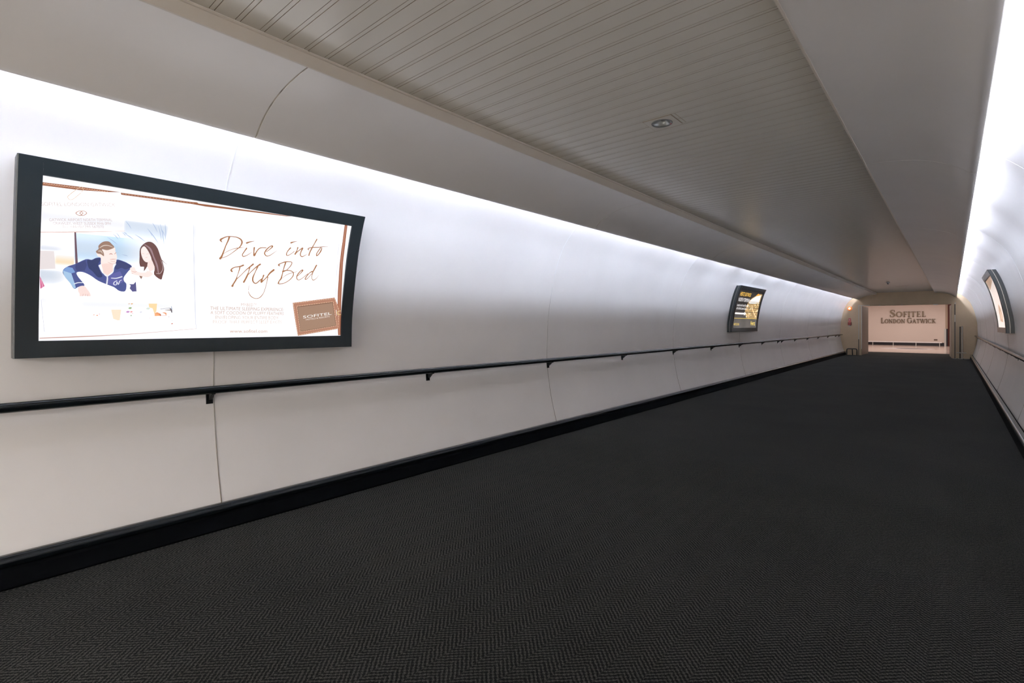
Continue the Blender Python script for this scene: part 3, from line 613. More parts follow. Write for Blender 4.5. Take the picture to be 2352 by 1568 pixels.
('r',(235,190,165),3,[(0.921,2.2162,0.00109),(0.9258,2.2153,0.00163),(0.9304,2.217,0.00054)]),
('r',(235,190,165),3,[(0.9372,2.2167,0.00109),(0.942,2.2158,0.00163),(0.9466,2.2175,0.00054)]),
('r',(235,190,165),3,[(0.9535,2.2172,0.00109),(0.9584,2.2163,0.00163),(0.963,2.218,0.00054)]),
('r',(235,190,165),3,[(0.9699,2.2177,0.00109),(0.9748,2.2168,0.00163),(0.9795,2.2185,0.00054)]),
('r',(235,190,165),3,[(0.9865,2.2182,0.00109),(0.9914,2.2173,0.00163),(0.9961,2.219,0.00054)]),
('r',(235,190,165),3,[(1.0031,2.2187,0.00109),(1.0081,2.2178,0.00163),(1.0128,2.2196,0.00054)]),
('r',(235,190,165),3,[(1.0199,2.2193,0.00109),(1.025,2.2183,0.00163),(1.0297,2.2201,0.00054)]),
('r',(235,190,165),3,[(1.0369,2.2198,0.00109),(1.0419,2.2189,0.00163),(1.0467,2.2206,0.00054)]),
('r',(235,190,165),3,[(1.0539,2.2203,0.00109),(1.059,2.2194,0.00163),(1.0639,2.2211,0.00054)]),
('r',(235,190,165),3,[(1.0711,2.2208,0.00109),(1.0763,2.2199,0.00163),(1.0811,2.2217,0.00054)]),
('r',(235,190,165),3,[(1.0885,2.2214,0.00109),(1.0937,2.2204,0.00163),(1.0986,2.2222,0.00054)]),
('r',(235,190,165),3,[(1.106,2.2219,0.00109),(1.1112,2.221,0.00163),(1.1161,2.2227,0.00054)]),
('r',(235,190,165),3,[(1.1236,2.2224,0.00109),(1.1288,2.2215,0.00163),(1.1338,2.2233,0.00054)]),
('p',(156,98,68),2,[(1.1176,2.2277),(1.1496,2.2305),(1.1568,2.2248),(1.2431,2.2282),(1.5854,2.2372),(1.7813,2.2398),(1.7483,2.2347),(1.4647,2.224),(1.1977,2.2135),(1.1185,2.2196)],0),
('r',(222,190,160),4,[(0.5605,2.1786,0.00218),(0.5235,2.1356,0.00272),(0.5071,2.1427,0.00272),(0.5097,2.1572,0.00272),(0.5572,2.2113,0.00272),(0.5708,2.2007,0.00272),(0.5634,2.1852,0.00163)]),
('t', 'SOFITEL LONDON GATWICK', (214, 196, 192), 2, 0.3974, 2.0818, 0.7245, 2.1323, 0.01959),
('t', 'GATWICK AIRPORT NORTH TERMINAL', (214, 196, 192), 2, 0.4327, 2.0045, 0.7135, 2.0466, 0.01524),
('t', 'CRAWLEY, WEST SUSSEX RH6 0PH', (214, 196, 192), 2, 0.4487, 1.987, 0.7074, 2.0245, 0.01524),
('t', 'Tel: +44 (0)1293 567070', (214, 196, 192), 2, 0.4882, 1.9742, 0.6756, 2.0005, 0.01524),
('r',(185,125,90),3,[(0.5666,2.081,0.00272),(0.5568,2.0794,0.00218),(0.5442,2.0662,0.00272),(0.5561,2.0566,0.00218),(0.566,2.0565,0.00272),(0.5691,2.0615,0.00218),(0.5615,2.069,0.00272),(0.5684,2.078,0.00218),(0.5666,2.081,0.00272)]),
('r',(185,125,90),3,[(0.5699,2.0815,0.00272),(0.5814,2.0834,0.00218),(0.5925,2.074,0.00272),(0.5818,2.0606,0.00218),(0.5732,2.0576,0.00272),(0.5697,2.0616,0.00218),(0.576,2.0713,0.00272),(0.5691,2.0781,0.00218),(0.5699,2.0815,0.00272)]),
('t', 'MYBED™', (206, 176, 158), 2, 1.4826, 1.5582, 1.5912, 1.5596, 0.02123),
('t', 'THE ULTIMATE SLEEPING EXPERIENCE:', (206, 176, 158), 2, 1.2793, 1.5261, 1.7961, 1.5274, 0.02368),
('t', 'A SOFT COCOON OF FLUFFY FEATHERS', (206, 176, 158), 2, 1.2819, 1.495, 1.7978, 1.4963, 0.02286),
('t', 'ENVELOPING YOUR ENTIRE BODY,', (206, 176, 158), 2, 1.3149, 1.4626, 1.7648, 1.4632, 0.02286),
('t', 'PROOF THAT PERFECT SLEEP EXISTS', (214, 188, 172), 2, 1.2993, 1.4304, 1.7848, 1.4306, 0.02286),
('t', 'www.sofitel.com', (212, 176, 150), 2, 1.4116, 1.364, 1.6762, 1.3609, 0.0245),
('p',(166,104,78),2,[(2.2253,2.2405),(2.2498,2.244),(2.2591,2.0946),(2.2617,1.9407),(2.2757,1.7013),(2.2971,1.3319),(2.266,1.3324),(2.241,1.6996),(2.2315,1.938),(2.2311,2.1092)],0),
('r',(220,170,145),3,[(2.2389,2.2338,0.00245),(2.2466,1.9394,0.00245),(2.2573,1.7004,0.00245),(2.2804,1.334,0.00245)]),
('r',(222,222,232),1,[(2.1962,2.2364,0.00245),(2.213,1.8817,0.00327),(2.2454,1.3346,0.00327)]),
('p',(186,132,108),4,[(1.8623,1.595),(2.216,1.6501),(2.246,1.5962),(2.2685,1.5452),(2.2665,1.387),(1.915,1.333)],0),
('p',(120,84,66),5,[(1.9013,1.565),(2.2029,1.6114),(2.2475,1.4143),(1.9359,1.3657)],0),
('p',(168,134,112),6,[(1.9052,1.5614),(2.2006,1.6055),(2.2426,1.4169),(1.9383,1.3706)],0),
('r',(244,214,182),6,[(1.8687,1.5905,0.00292),(1.8799,1.5921,0.00292)]),
('r',(244,214,182),6,[(1.8869,1.5932,0.00292),(1.8982,1.5949,0.00292)]),
('r',(244,214,182),6,[(1.9051,1.5959,0.00292),(1.9165,1.5976,0.00292)]),
('r',(244,214,182),6,[(1.9236,1.5987,0.00292),(1.935,1.6004,0.00292)]),
('r',(244,214,182),6,[(1.9421,1.6015,0.00292),(1.9536,1.6032,0.00292)]),
('r',(244,214,182),6,[(1.9607,1.6043,0.00292),(1.9724,1.606,0.00292)]),
('r',(244,214,182),6,[(1.9795,1.6071,0.00292),(1.9912,1.6088,0.00292)]),
('r',(244,214,182),6,[(1.9984,1.6099,0.00292),(2.0102,1.6117,0.00292)]),
('r',(244,214,182),6,[(2.0175,1.6128,0.00292),(2.0294,1.6145,0.00292)]),
('r',(244,214,182),6,[(2.0367,1.6156,0.00292),(2.0486,1.6174,0.00292)]),
('r',(244,214,182),6,[(2.056,1.6185,0.00292),(2.068,1.6203,0.00292)]),
('r',(244,214,182),6,[(2.0754,1.6214,0.00292),(2.0875,1.6233,0.00292)]),
('r',(244,214,182),6,[(2.095,1.6244,0.00292),(2.1072,1.6262,0.00292)]),
('r',(244,214,182),6,[(2.1147,1.6273,0.00292),(2.127,1.6292,0.00292)]),
('r',(244,214,182),6,[(2.1345,1.6303,0.00292),(2.1469,1.6322,0.00292)]),
('r',(244,214,182),6,[(2.1545,1.6333,0.00292),(2.167,1.6352,0.00292)]),
('r',(244,214,182),6,[(2.1746,1.6363,0.00292),(2.1872,1.6382,0.00292)]),
('r',(244,214,182),6,[(2.1949,1.6394,0.00292),(2.2075,1.6413,0.00292)]),
('r',(244,214,182),6,[(2.2153,1.6424,0.00292),(2.2214,1.6305,0.00292)]),
('r',(244,214,182),6,[(2.2252,1.6231,0.00292),(2.2313,1.6111,0.00292)]),
('r',(244,214,182),6,[(2.235,1.6038,0.00292),(2.2411,1.5917,0.00292)]),
('r',(244,214,182),6,[(2.2448,1.5843,0.00292),(2.2509,1.5722,0.00292)]),
('r',(244,214,182),6,[(2.2546,1.5648,0.00292),(2.2606,1.5526,0.00292)]),
('r',(244,214,182),6,[(2.2643,1.5451,0.00292),(2.2647,1.5315,0.00292)]),
('r',(244,214,182),6,[(2.2649,1.5232,0.00292),(2.2652,1.5095,0.00292)]),
('r',(244,214,182),6,[(2.2653,1.5012,0.00292),(2.2656,1.4875,0.00292)]),
('r',(244,214,182),6,[(2.2657,1.4791,0.00292),(2.2658,1.4655,0.00292)]),
('r',(244,214,182),6,[(2.2658,1.4571,0.00292),(2.2658,1.4434,0.00292)]),
('r',(244,214,182),6,[(2.2657,1.4351,0.00292),(2.2656,1.4214,0.00292)]),
('r',(244,214,182),6,[(2.2655,1.413,0.00292),(2.2652,1.3993,0.00292)]),
('r',(244,214,182),6,[(2.265,1.3909,0.00292),(2.2515,1.3889,0.00292)]),
('r',(244,214,182),6,[(2.2433,1.3877,0.00292),(2.2299,1.3857,0.00292)]),
('r',(244,214,182),6,[(2.2217,1.3845,0.00292),(2.2084,1.3825,0.00292)]),
('r',(244,214,182),6,[(2.2003,1.3813,0.00292),(2.187,1.3793,0.00292)]),
('r',(244,214,182),6,[(2.179,1.3781,0.00292),(2.1659,1.3762,0.00292)]),
('r',(244,214,182),6,[(2.1579,1.375,0.00292),(2.1448,1.373,0.00292)]),
('r',(244,214,182),6,[(2.1369,1.3719,0.00292),(2.124,1.3699,0.00292)]),
('r',(244,214,182),6,[(2.1161,1.3688,0.00292),(2.1033,1.3669,0.00292)]),
('r',(244,214,182),6,[(2.0954,1.3657,0.00292),(2.0827,1.3638,0.00292)]),
('r',(244,214,182),6,[(2.0749,1.3627,0.00292),(2.0623,1.3608,0.00292)]),
('r',(244,214,182),6,[(2.0546,1.3596,0.00292),(2.042,1.3578,0.00292)]),
('r',(244,214,182),6,[(2.0344,1.3566,0.00292),(2.0219,1.3548,0.00292)]),
('r',(244,214,182),6,[(2.0143,1.3536,0.00292),(2.0019,1.3518,0.00292)]),
('r',(244,214,182),6,[(1.9944,1.3507,0.00292),(1.9821,1.3489,0.00292)]),
('r',(244,214,182),6,[(1.9746,1.3477,0.00292),(1.9624,1.3459,0.00292)]),
('r',(244,214,182),6,[(1.955,1.3448,0.00292),(1.9429,1.343,0.00292)]),
('r',(244,214,182),6,[(1.9355,1.3419,0.00292),(1.9235,1.3402,0.00292)]),
('r',(244,214,182),6,[(1.9162,1.3391,0.00292),(1.9144,1.3503,0.00292)]),
('r',(244,214,182),6,[(1.9133,1.3572,0.00292),(1.9114,1.3685,0.00292)]),
('r',(244,214,182),6,[(1.9103,1.3753,0.00292),(1.9085,1.3866,0.00292)]),
('r',(244,214,182),6,[(1.9073,1.3934,0.00292),(1.9054,1.4047,0.00292)]),
('r',(244,214,182),6,[(1.9042,1.4115,0.00292),(1.9023,1.4227,0.00292)]),
('r',(244,214,182),6,[(1.9011,1.4296,0.00292),(1.8991,1.4408,0.00292)]),
('r',(244,214,182),6,[(1.8978,1.4476,0.00292),(1.8958,1.4588,0.00292)]),
('r',(244,214,182),6,[(1.8945,1.4656,0.00292),(1.8923,1.4767,0.00292)]),
('r',(244,214,182),6,[(1.891,1.4836,0.00292),(1.8888,1.4947,0.00292)]),
('r',(244,214,182),6,[(1.8874,1.5015,0.00292),(1.8852,1.5126,0.00292)]),
('r',(244,214,182),6,[(1.8838,1.5194,0.00292),(1.8815,1.5304,0.00292)]),
('r',(244,214,182),6,[(1.8801,1.5372,0.00292),(1.8778,1.5482,0.00292)]),
('r',(244,214,182),6,[(1.8764,1.555,0.00292),(1.874,1.566,0.00292)]),
('r',(244,214,182),6,[(1.8725,1.5727,0.00292),(1.8702,1.5837,0.00292)]),
('r',(244,214,182),6,[(1.8973,1.5685,0.00292),(1.9094,1.5703,0.00292)]),
('r',(244,214,182),6,[(1.9168,1.5714,0.00292),(1.929,1.5732,0.00292)]),
('r',(244,214,182),6,[(1.9365,1.5744,0.00292),(1.9487,1.5762,0.00292)]),
('r',(244,214,182),6,[(1.9563,1.5773,0.00292),(1.9686,1.5792,0.00292)]),
('r',(244,214,182),6,[(1.9762,1.5803,0.00292),(1.9886,1.5822,0.00292)]),
('r',(244,214,182),6,[(1.9963,1.5833,0.00292),(2.0088,1.5852,0.00292)]),
('r',(244,214,182),6,[(2.0165,1.5864,0.00292),(2.0291,1.5883,0.00292)]),
('r',(244,214,182),6,[(2.0369,1.5895,0.00292),(2.0496,1.5914,0.00292)]),
('r',(244,214,182),6,[(2.0574,1.5925,0.00292),(2.0702,1.5945,0.00292)]),
('r',(244,214,182),6,[(2.0781,1.5956,0.00292),(2.091,1.5976,0.00292)]),
('r',(244,214,182),6,[(2.0989,1.5988,0.00292),(2.1119,1.6007,0.00292)]),
('r',(244,214,182),6,[(2.1199,1.6019,0.00292),(2.133,1.6039,0.00292)]),
('r',(244,214,182),6,[(2.141,1.6051,0.00292),(2.1542,1.6071,0.00292)]),
('r',(244,214,182),6,[(2.1623,1.6083,0.00292),(2.1756,1.6103,0.00292)]),
('r',(244,214,182),6,[(2.1837,1.6115,0.00292),(2.1971,1.6136,0.00292)]),
('r',(244,214,182),6,[(2.2053,1.6148,0.00292),(2.2084,1.6024,0.00292)]),
('r',(244,214,182),6,[(2.2103,1.5949,0.00292),(2.2133,1.5825,0.00292)]),
('r',(244,214,182),6,[(2.2151,1.5749,0.00292),(2.2181,1.5624,0.00292)]),
('r',(244,214,182),6,[(2.2199,1.5548,0.00292),(2.2228,1.5424,0.00292)]),
('r',(244,214,182),6,[(2.2246,1.5347,0.00292),(2.2275,1.5222,0.00292)]),
('r',(244,214,182),6,[(2.2292,1.5145,0.00292),(2.232,1.502,0.00292)]),
('r',(244,214,182),6,[(2.2337,1.4943,0.00292),(2.2364,1.4818,0.00292)]),
('r',(244,214,182),6,[(2.2381,1.4741,0.00292),(2.2407,1.4615,0.00292)]),
('r',(244,214,182),6,[(2.2423,1.4538,0.00292),(2.2449,1.4411,0.00292)]),
('r',(244,214,182),6,[(2.2464,1.4334,0.00292),(2.2488,1.4208,0.00292)]),
('r',(244,214,182),6,[(2.2503,1.413,0.00292),(2.2374,1.411,0.00292)]),
('r',(244,214,182),6,[(2.2295,1.4098,0.00292),(2.2167,1.4078,0.00292)]),
('r',(244,214,182),6,[(2.2089,1.4066,0.00292),(2.1962,1.4047,0.00292)]),
('r',(244,214,182),6,[(2.1884,1.4035,0.00292),(2.1758,1.4015,0.00292)]),
('r',(244,214,182),6,[(2.168,1.4004,0.00292),(2.1555,1.3984,0.00292)]),
('r',(244,214,182),6,[(2.1478,1.3972,0.00292),(2.1354,1.3953,0.00292)]),
('r',(244,214,182),6,[(2.1278,1.3942,0.00292),(2.1154,1.3923,0.00292)]),
('r',(244,214,182),6,[(2.1078,1.3911,0.00292),(2.0956,1.3892,0.00292)]),
('r',(244,214,182),6,[(2.088,1.3881,0.00292),(2.0759,1.3862,0.00292)]),
('r',(244,214,182),6,[(2.0684,1.385,0.00292),(2.0563,1.3832,0.00292)]),
('r',(244,214,182),6,[(2.0489,1.382,0.00292),(2.0369,1.3802,0.00292)]),
('r',(244,214,182),6,[(2.0295,1.3791,0.00292),(2.0176,1.3772,0.00292)]),
('r',(244,214,182),6,[(2.0103,1.3761,0.00292),(1.9984,1.3743,0.00292)]),
('r',(244,214,182),6,[(1.9912,1.3732,0.00292),(1.9794,1.3714,0.00292)]),
('r',(244,214,182),6,[(1.9722,1.3702,0.00292),(1.9605,1.3684,0.00292)]),
('r',(244,214,182),6,[(1.9533,1.3674,0.00292),(1.9417,1.3656,0.00292)]),
('r',(244,214,182),6,[(1.9346,1.3645,0.00292),(1.9328,1.3761,0.00292)]),
('r',(244,214,182),6,[(1.9317,1.3832,0.00292),(1.9298,1.3948,0.00292)]),
('r',(244,214,182),6,[(1.9287,1.4019,0.00292),(1.9268,1.4134,0.00292)]),
('r',(244,214,182),6,[(1.9256,1.4205,0.00292),(1.9236,1.4321,0.00292)]),
('r',(244,214,182),6,[(1.9224,1.4391,0.00292),(1.9204,1.4507,0.00292)]),
('r',(244,214,182),6,[(1.9191,1.4577,0.00292),(1.917,1.4692,0.00292)]),
('r',(244,214,182),6,[(1.9157,1.4763,0.00292),(1.9135,1.4878,0.00292)]),
('r',(244,214,182),6,[(1.9121,1.4948,0.00292),(1.9099,1.5063,0.00292)]),
('r',(244,214,182),6,[(1.9085,1.5133,0.00292),(1.9063,1.5247,0.00292)]),
('r',(244,214,182),6,[(1.9049,1.5317,0.00292),(1.9025,1.5431,0.00292)]),
('r',(244,214,182),6,[(1.9011,1.5501,0.00292),(1.8988,1.5615,0.00292)]),
('t', 'SOFITEL', (255, 252, 248), 7, 1.9555, 1.4718, 2.1998, 1.5064, 0.02156),
('t', 'HOTELS & RESORTS', (250, 240, 232), 7, 1.9796, 1.4572, 2.1831, 1.4857, 0.01078),
('r',(236,214,150),7,[(2.2846,1.5391,0.00359),(2.265,1.5361,0.00449),(2.2462,1.5215,0.00494),(2.2669,1.5077,0.00449),(2.2867,1.5106,0.00359)]),
('r',(240,225,215),6,[(2.239,1.5446,0.00674),(2.244,1.5215,0.00584),(2.2474,1.4957,0.00314)]),
('r',(228,230,240),1,[(1.1443,2.086,0.00408),(1.194,1.4194,0.0049)]),
('g',(178,208,234),0.548,0.8187,1.7988,1.9586,0.002,0.26,0.1,0.003),
('g',(206,222,240),0.548,0.6934,1.8341,1.9586,0.002,0.12,0.08,0.003),
('g',(228,206,176),0.4599,0.5448,1.768,1.8139,0.02,0.002,0.03,0.06),
('g',(214,222,234),0.3984,0.4873,1.6613,1.732,0.004,0.1,0.08,0.02),
('g',(226,230,240),0.3981,0.483,1.8445,1.8659,0.004,0.08,0.02,0.03),
('g',(236,236,243),0.4032,0.771,1.5479,1.5934,0.02,0.2,0.06,0.05),
('g',(238,239,246),0.5893,1.0818,1.5315,1.5818,0.02,0.2,0.06,0.05),
('g',(243,244,249),1.1229,1.2394,1.342,2.2915,0.02,0.02,0.02,0.05),
('g',(238,238,245),0.398,0.7747,1.9954,2.0602,0.004,0.03,0.004,0.08),
('g',(216,226,240),0.776,0.9972,1.9565,2.0592,0.004,0.02,0.14,0.02)]

# ---- near left sign
root, (a0, a1, c0, c1) = lightbox(-1, 0, 0, 'large bright white advert lightbox with a couple and brown handwritten slogan, nearest on left wall', 'framed lightboxes on the walls')
ink = Ink(-1, .0955)
tubes = [2.125, 1.955, 1.785, 1.615, 1.445]
def glow(y, z):
    g = sum(math.exp(-((z-t)/.045)**2) for t in tubes)
    e = min(1, (a1-y)/.10, (y-a0)/.06+.35); return g*max(0, e)
def smooth(t): t = min(1, max(0, t)); return t*t*(3-2*t)
soft = [s for s in POSTER if s[0] == 'g']
def bg(y, z):
    c = np.array(lin((246, 246, 251)))
    for _, col, ya, yb, za, zb, fl, fr, fb, ft in soft:
        a = smooth((y-ya)/fl+.5)*smooth((yb-y)/fr+.5)*smooth((z-za)/fb+.5)*smooth((zb-z)/ft+.5)
        if a > 0: c = c*(1-a)+np.array(lin(col))*a
    g = glow(y, z)
    wt = min(1, max(0, (c.min()-.80)/.13))
    return tuple(c*(1+.28*g)+np.array((1.0, 1.0, 1.02))*wt*(.10+.30*g))
ink.grid(a0, a1, c0, c1, 300, 170, bg)
for s in POSTER:
    if s[0] == 'p':
        pts = s[3]
        if s[4]: n_ = len(pts); q = crom([pts[-1]]+pts+[pts[0], pts[1]], 3); pts = [tuple(p) for p in q[3:3+3*n_]]
        ink.poly(pts, lin(s[1]), s[2])
    elif s[0] == 'r': ink.rib([(a, b, c*(1.15 if s[2] == 3 else 1)) for a, b, c in s[3]], lin(s[1]), s[2])
    elif s[0] == 't': ink.text(s[1], lin(s[2]), *s[3:])
ink.build('poster', m_lit('poster_light', .25, 1.0, .3), root)

# ---- far left sign (car hire)
DY = 12.11
root, (a0, a1, c0, c1) = lightbox(-1, DY, .02, 'black and gold car hire lightbox with white arrow, far along the left wall', 'framed lightboxes on the walls')
ink = Ink(-1, .0955)
def bg2(y, z):
    t = (z-c0)/(c1-c0); k = (y-a0)/(a1-a0)
    v = .012+.10*smooth((.62-t)/.5); s = .5+.5*math.sin(y*9+z*3); return (v*(1+.3*s), v*(.93+.25*s), v*(.86+.25*s))
ink.grid(a0, a1, c0, c1, 60, 40, bg2)
W_, H_ = a1-a0, c1-c0
P2 = lambda k, t: (a0+k*W_, c0+t*H_)
gold = lin((255, 196, 60)); white = (1.05, 1.0, 1.0)
def line(t_, col, k0, k1, t, cap): ink.text(t_, col, 6, *P2(k0, t), *P2(k1, t), cap*H_)
line('HERTZ GATWICK', (1.25, .75, .12), .05, .50, .845, .095)
line('NORTH TERMINAL', white, .05, .52, .70, .095)
line('Located on the Ground Floor lobby', white, .04, .51, .575, .062)
line('of the Sofitel London Gatwick', white, .04, .47, .49, .062)
ink.poly([P2(.02, .365), P2(.40, .365), P2(.40, .335), P2(.48, .385), P2(.40, .435), P2(.40, .405), P2(.02, .405)], (1.6, 1.45, 1.35), 3)
ink.poly([P2(.0, .248), P2(1, .248), P2(1, .262), P2(.0, .262)], (.85, .60, .12), 2)
line('HERTZ.CO.UK', (1.1, .75, .14), .03, .25, .07, .055)
line('Hertz.', (1.3, .95, .2), .74, .95, .07, .12)
# glass-fronted building lit from inside, with its glazing bars
bld = [(.53, .265), (.44, .38), (.40, .50), (.44, .64), (.50, .74), (.58, .82), (.68, .87), (.78, .93), (.86, .955), (.985, .955), (.985, .265)]
ink.poly([P2(*p) for p in bld], (.55, .36, .15), 2)
ink.poly([P2(*p) for p in [(.52, .74), (.60, .80), (.74, .88), (.95, .93), (.95, .70), (.50, .66)]], (1.6, 1.4, 1.2), 3)
ink.poly([P2(*p) for p in [(.72, .90), (.80, .965), (.88, .93), (.84, .90)]], (1.1, .45, .05), 3)
rr = random.Random(3)
for i in range(70):
    k = rr.uniform(.46, .93); t = rr.uniform(.28, .68); s1 = rr.uniform(.01, .05); s2 = rr.uniform(.02, .06)
    c = rr.choice([(1.4, 1.0, .55), (1.3, 1.1, .8), (.9, .55, .2), (1.0, .7, .3), (.30, .22, .12)])
    ink.poly([P2(k, t), P2(k+s1, t+.01), P2(k+s1, t+s2), P2(k, t+s2)], c, 3)
for i in range(9):
    k = .50+.055*i; ink.rib([(*P2(k, .28), .010), (*P2(k+.01, .74+.022*i), .010)], (.05, .035, .02), 4, 1)
for t in (.42, .54, .66, .71): ink.rib([(*P2(.42, t), .012), (*P2(.98, t+.02), .012)], (.07, .045, .02), 4, 1)
ink.rib([(*P2(.66, .62), .03), (*P2(.80, .42), .03), (*P2(.96, .30), .03)], (1.2, .8, .45), 5)
ink.rib([(*P2(.45, .62), .02), (*P2(.56, .42), .02), (*P2(.62, .27), .02)], (.9, .6, .3), 5)
ink.build('poster', m_lit('car_hire_poster_light', .22, 1.0, .3), root)

# ---- right sign
root, (a0, a1, c0, c1) = lightbox(1, 11.64, .045, 'pale lightbox in a dark frame, seen edge-on on the right wall', 'framed lightboxes on the walls')
ink = Ink(1, .0955)
def bg3(y, z):
    t = (z-c0)/(c1-c0); k = (y-a0)/(a1-a0)
    c = np.array((.80, .70, .66))*(1-.22*smooth((t-.7)/.3)); return tuple(c)
ink.grid(a0, a1, c0, c1, 30, 30, bg3)
W_, H_ = a1-a0, c1-c0
ink.poly([P2(*p) for p in [(.30, .10), (.62, .13), (.60, .30), (.52, .42), (.40, .47), (.28, .38), (.24, .24)]], (.50, .34, .24), 2)
ink.poly([P2(*p) for p in [(.34, .16), (.48, .17), (.47, .30), (.36, .33)]], (.72, .52, .42), 3)
ink.poly([P2(*p) for p in [(.0, .94), (.9, .80), (1, .86), (1, 1), (0, 1)]], (.42, .28, .20), 2)
ink.rib([(*P2(.06, .05), .02), (*P2(.16, .5), .02), (*P2(.22, .8), .02)], (.85, .55, .5), 2)
ink.rib([(*P2(.9, .05), .03), (*P2(.93, .5), .03), (*P2(.9, .9), .03)], (1.1, 1.0, .98), 2)
ink.build('poster', m_lit('pale_poster_light', .12, 1.0, .5), root)

# ------------------------------------------------------------ ceiling access panel with downlight
zc = EYE+1.483
root = empty('recessed_downlight', (-1.6, 3.517, zc), 'unlit round downlight set in a square hatch of the slatted ceiling', 'ceiling light')
b = B(); x0, x1, y0, y1 = -1.706, -1.496, 3.417, 3.618
V = []; n = 40
R0 = .068
for k in range(n):
    a = 2*math.pi*k/n; V.append((-1.604+R0*math.cos(a), 3.512+R0*math.sin(a), zc-.004))
sq = []
for k in range(n):
    a = 2*math.pi*k/n; c, s = math.cos(a), math.sin(a); m_ = max(abs(c), abs(s)); sq.append((-1.601+.105*c/m_, 3.5175+.1005*s/m_, zc-.004))
b.add(V+sq, [(k, (k+1) % n, n+(k+1) % n, n+k) for k in range(n)])
b.add(sq+[(x, y, zc) for x, y, _ in sq], [(k, (k+1) % n, n+(k+1) % n, n+k) for k in range(n)], 1)
b.build('hatch_plate', [m_slat, m_groove], root)
e = B()
for (xa, xb, ya, yb) in ((x0-.005, x0, y0-.004, y1+.004), (x1, x1+.005, y0-.004, y1+.004), (x0, x1, y0-.004, y0), (x0, x1, y1, y1+.004)): e.box(xa, xb, ya, yb, zc-.0015, zc+.002)
e.box(x1+.028, x1+.031, y0, y1+.002, zc-.001, zc+.002)
e.build('shadow_gap', m_groove, root)
m_refl = M('reflector', (.30, .31, .30), .28, .9)
b = B(); pr = [(.075, -.006), (.074, -.009), (.068, -.009), (.064, -.004), (.056, .02), (.045, .045), (.025, .06), (.0, .064)]
vv = [(-1.604+r*math.cos(2*math.pi*k/n), 3.512+r*math.sin(2*math.pi*k/n), zc+h) for r, h in pr for k in range(n)]
b.add(vv, [(i*n+k, i*n+(k+1) % n, (i+1)*n+(k+1) % n, (i+1)*n+k) for i in range(len(pr)-1) for k in range(n)])
b.build('reflector_ring', m_refl, root, smooth=True)
b = B().tube([(-1.604, 3.512, zc+.06), (-1.604, 3.512, zc+.02), (-1.604, 3.512, zc+.012)], [.012, .014, .006], 16)
b.tube([(-1.625, 3.52, zc+.05), (-1.585, 3.50, zc+.05)], .006)
b.build('bulb', M('dull_bulb', (.25, .25, .22), .3), root, smooth=True)
B().box(-1.560, -1.550, 3.557, 3.566, zc-.009, zc-.004, bev=.002).build('red_indicator', M('red_led', (.6, .02, .01), .3, emit=(.9, .02, .01), es=.15), root)
root = empty('smoke_detector', (-1.68, 21.8, zc), 'small white detector on the ceiling near the far doorway', 'detector')
b = B().tube([(-1.68, 21.8, zc+.002), (-1.68, 21.8, zc-.025), (-1.68, 21.8, zc-.035)], [.055, .05, .03], 20); b.build('housing', m_batten, root, auto=40)
B().tube([(-1.68, 21.8, zc-.034), (-1.68, 21.8, zc-.075)], [.03, .022], 16).build('sensor', m_dark, root, auto=40)
tag(B().box(-1.62, -1.25, 24.3, 24.34, zc-.006, zc+.001).build('ceiling_hatch', m_groove), 'thin dark slot in the ceiling slats just beyond the small detector', 'vent')

# ------------------------------------------------------------ end wall with the doorway
DX0, DX1, DZ = -3.31, .09, 2.335
def endwall(y, name, mat, hole, th=.16):
    zs = list(np.linspace(0, 2.6, 40))+[2.7, 2.8, 2.88, 2.95, 3.0]
    left = [(wx(-1, z, -.02), z) for z in zs]; right = [(wx(1, z, -.02), z) for z in zs]
    b = B()
    def slab(pts):
        n = len(pts); V = [(x, y, z) for x, z in pts]+[(x, y+th, z) for x, z in pts]
        b.add(V, [tuple(range(n)), tuple(range(2*n-1, n-1, -1))]+[(k, (k+1) % n, n+(k+1) % n, n+k) for k in range(n)])
    if hole:
        slab([p for p in left if p[1] <= DZ]+[(wx(-1, DZ, -.02), DZ), (DX0, DZ), (DX0, 0)])
        slab([p for p in right if p[1] <= DZ]+[(wx(1, DZ, -.02), DZ), (DX1, DZ), (DX1, 0)])
        slab([(wx(-1, DZ, -.02), DZ)]+[p for p in left if p[1] > DZ]+[(-1.6, 3.02)]+[p for p in right if p[1] > DZ][::-1]+[(wx(1, DZ, -.02), DZ)])
    else:
        slab(left+right[::-1])
    b.build(name, mat)['kind'] = 'structure'
endwall(Y1, 'wall_back', m_tan, True)
def fill_hall():  # unseen room behind the camera, added so its fill lights brighten the tunnel
    m = m_shell
    def s_(b, n, mt=m): b.build(n, mt)['kind'] = 'structure'
    s_(B().box(-8.0, 4.8, -18.2, -18.0, 0, 3.2), 'wall_front')
    s_(B().box(-8.2, -8.0, -18.2, Y0, 0, 3.2), 'wall_fill_hall_left'); s_(B().box(4.8, 5.0, -18.2, Y0, 0, 3.2), 'wall_fill_hall_right')
    s_(B().box(-8.2, 5.0, -18.2, Y0, 3.2, 3.3), 'ceiling_fill_hall')
    s_(B().box(-8.2, 5.0, -18.2, Y0-.3, -.08, 0), 'floor_fill_hall', M('fill_hall_floor', (.45, .42, .38), .4))
    zs = list(np.linspace(0, 2.6, 30))+[2.7, 2.8, 2.88, 2.95, 3.0, 3.04]
    for sd, xo, nm in ((-1, -8.1, 'wall_fill_hall_mouth_left'), (1, 4.9, 'wall_fill_hall_mouth_right')):
        P = [(wx(sd, z, -.02), z) for z in zs]+[(-1.6, 3.06), (-1.6, 3.25), (xo, 3.25), (xo, 0)]
        s_(B().extrude_y(P, Y0-.12, Y0), nm)
fill_hall()
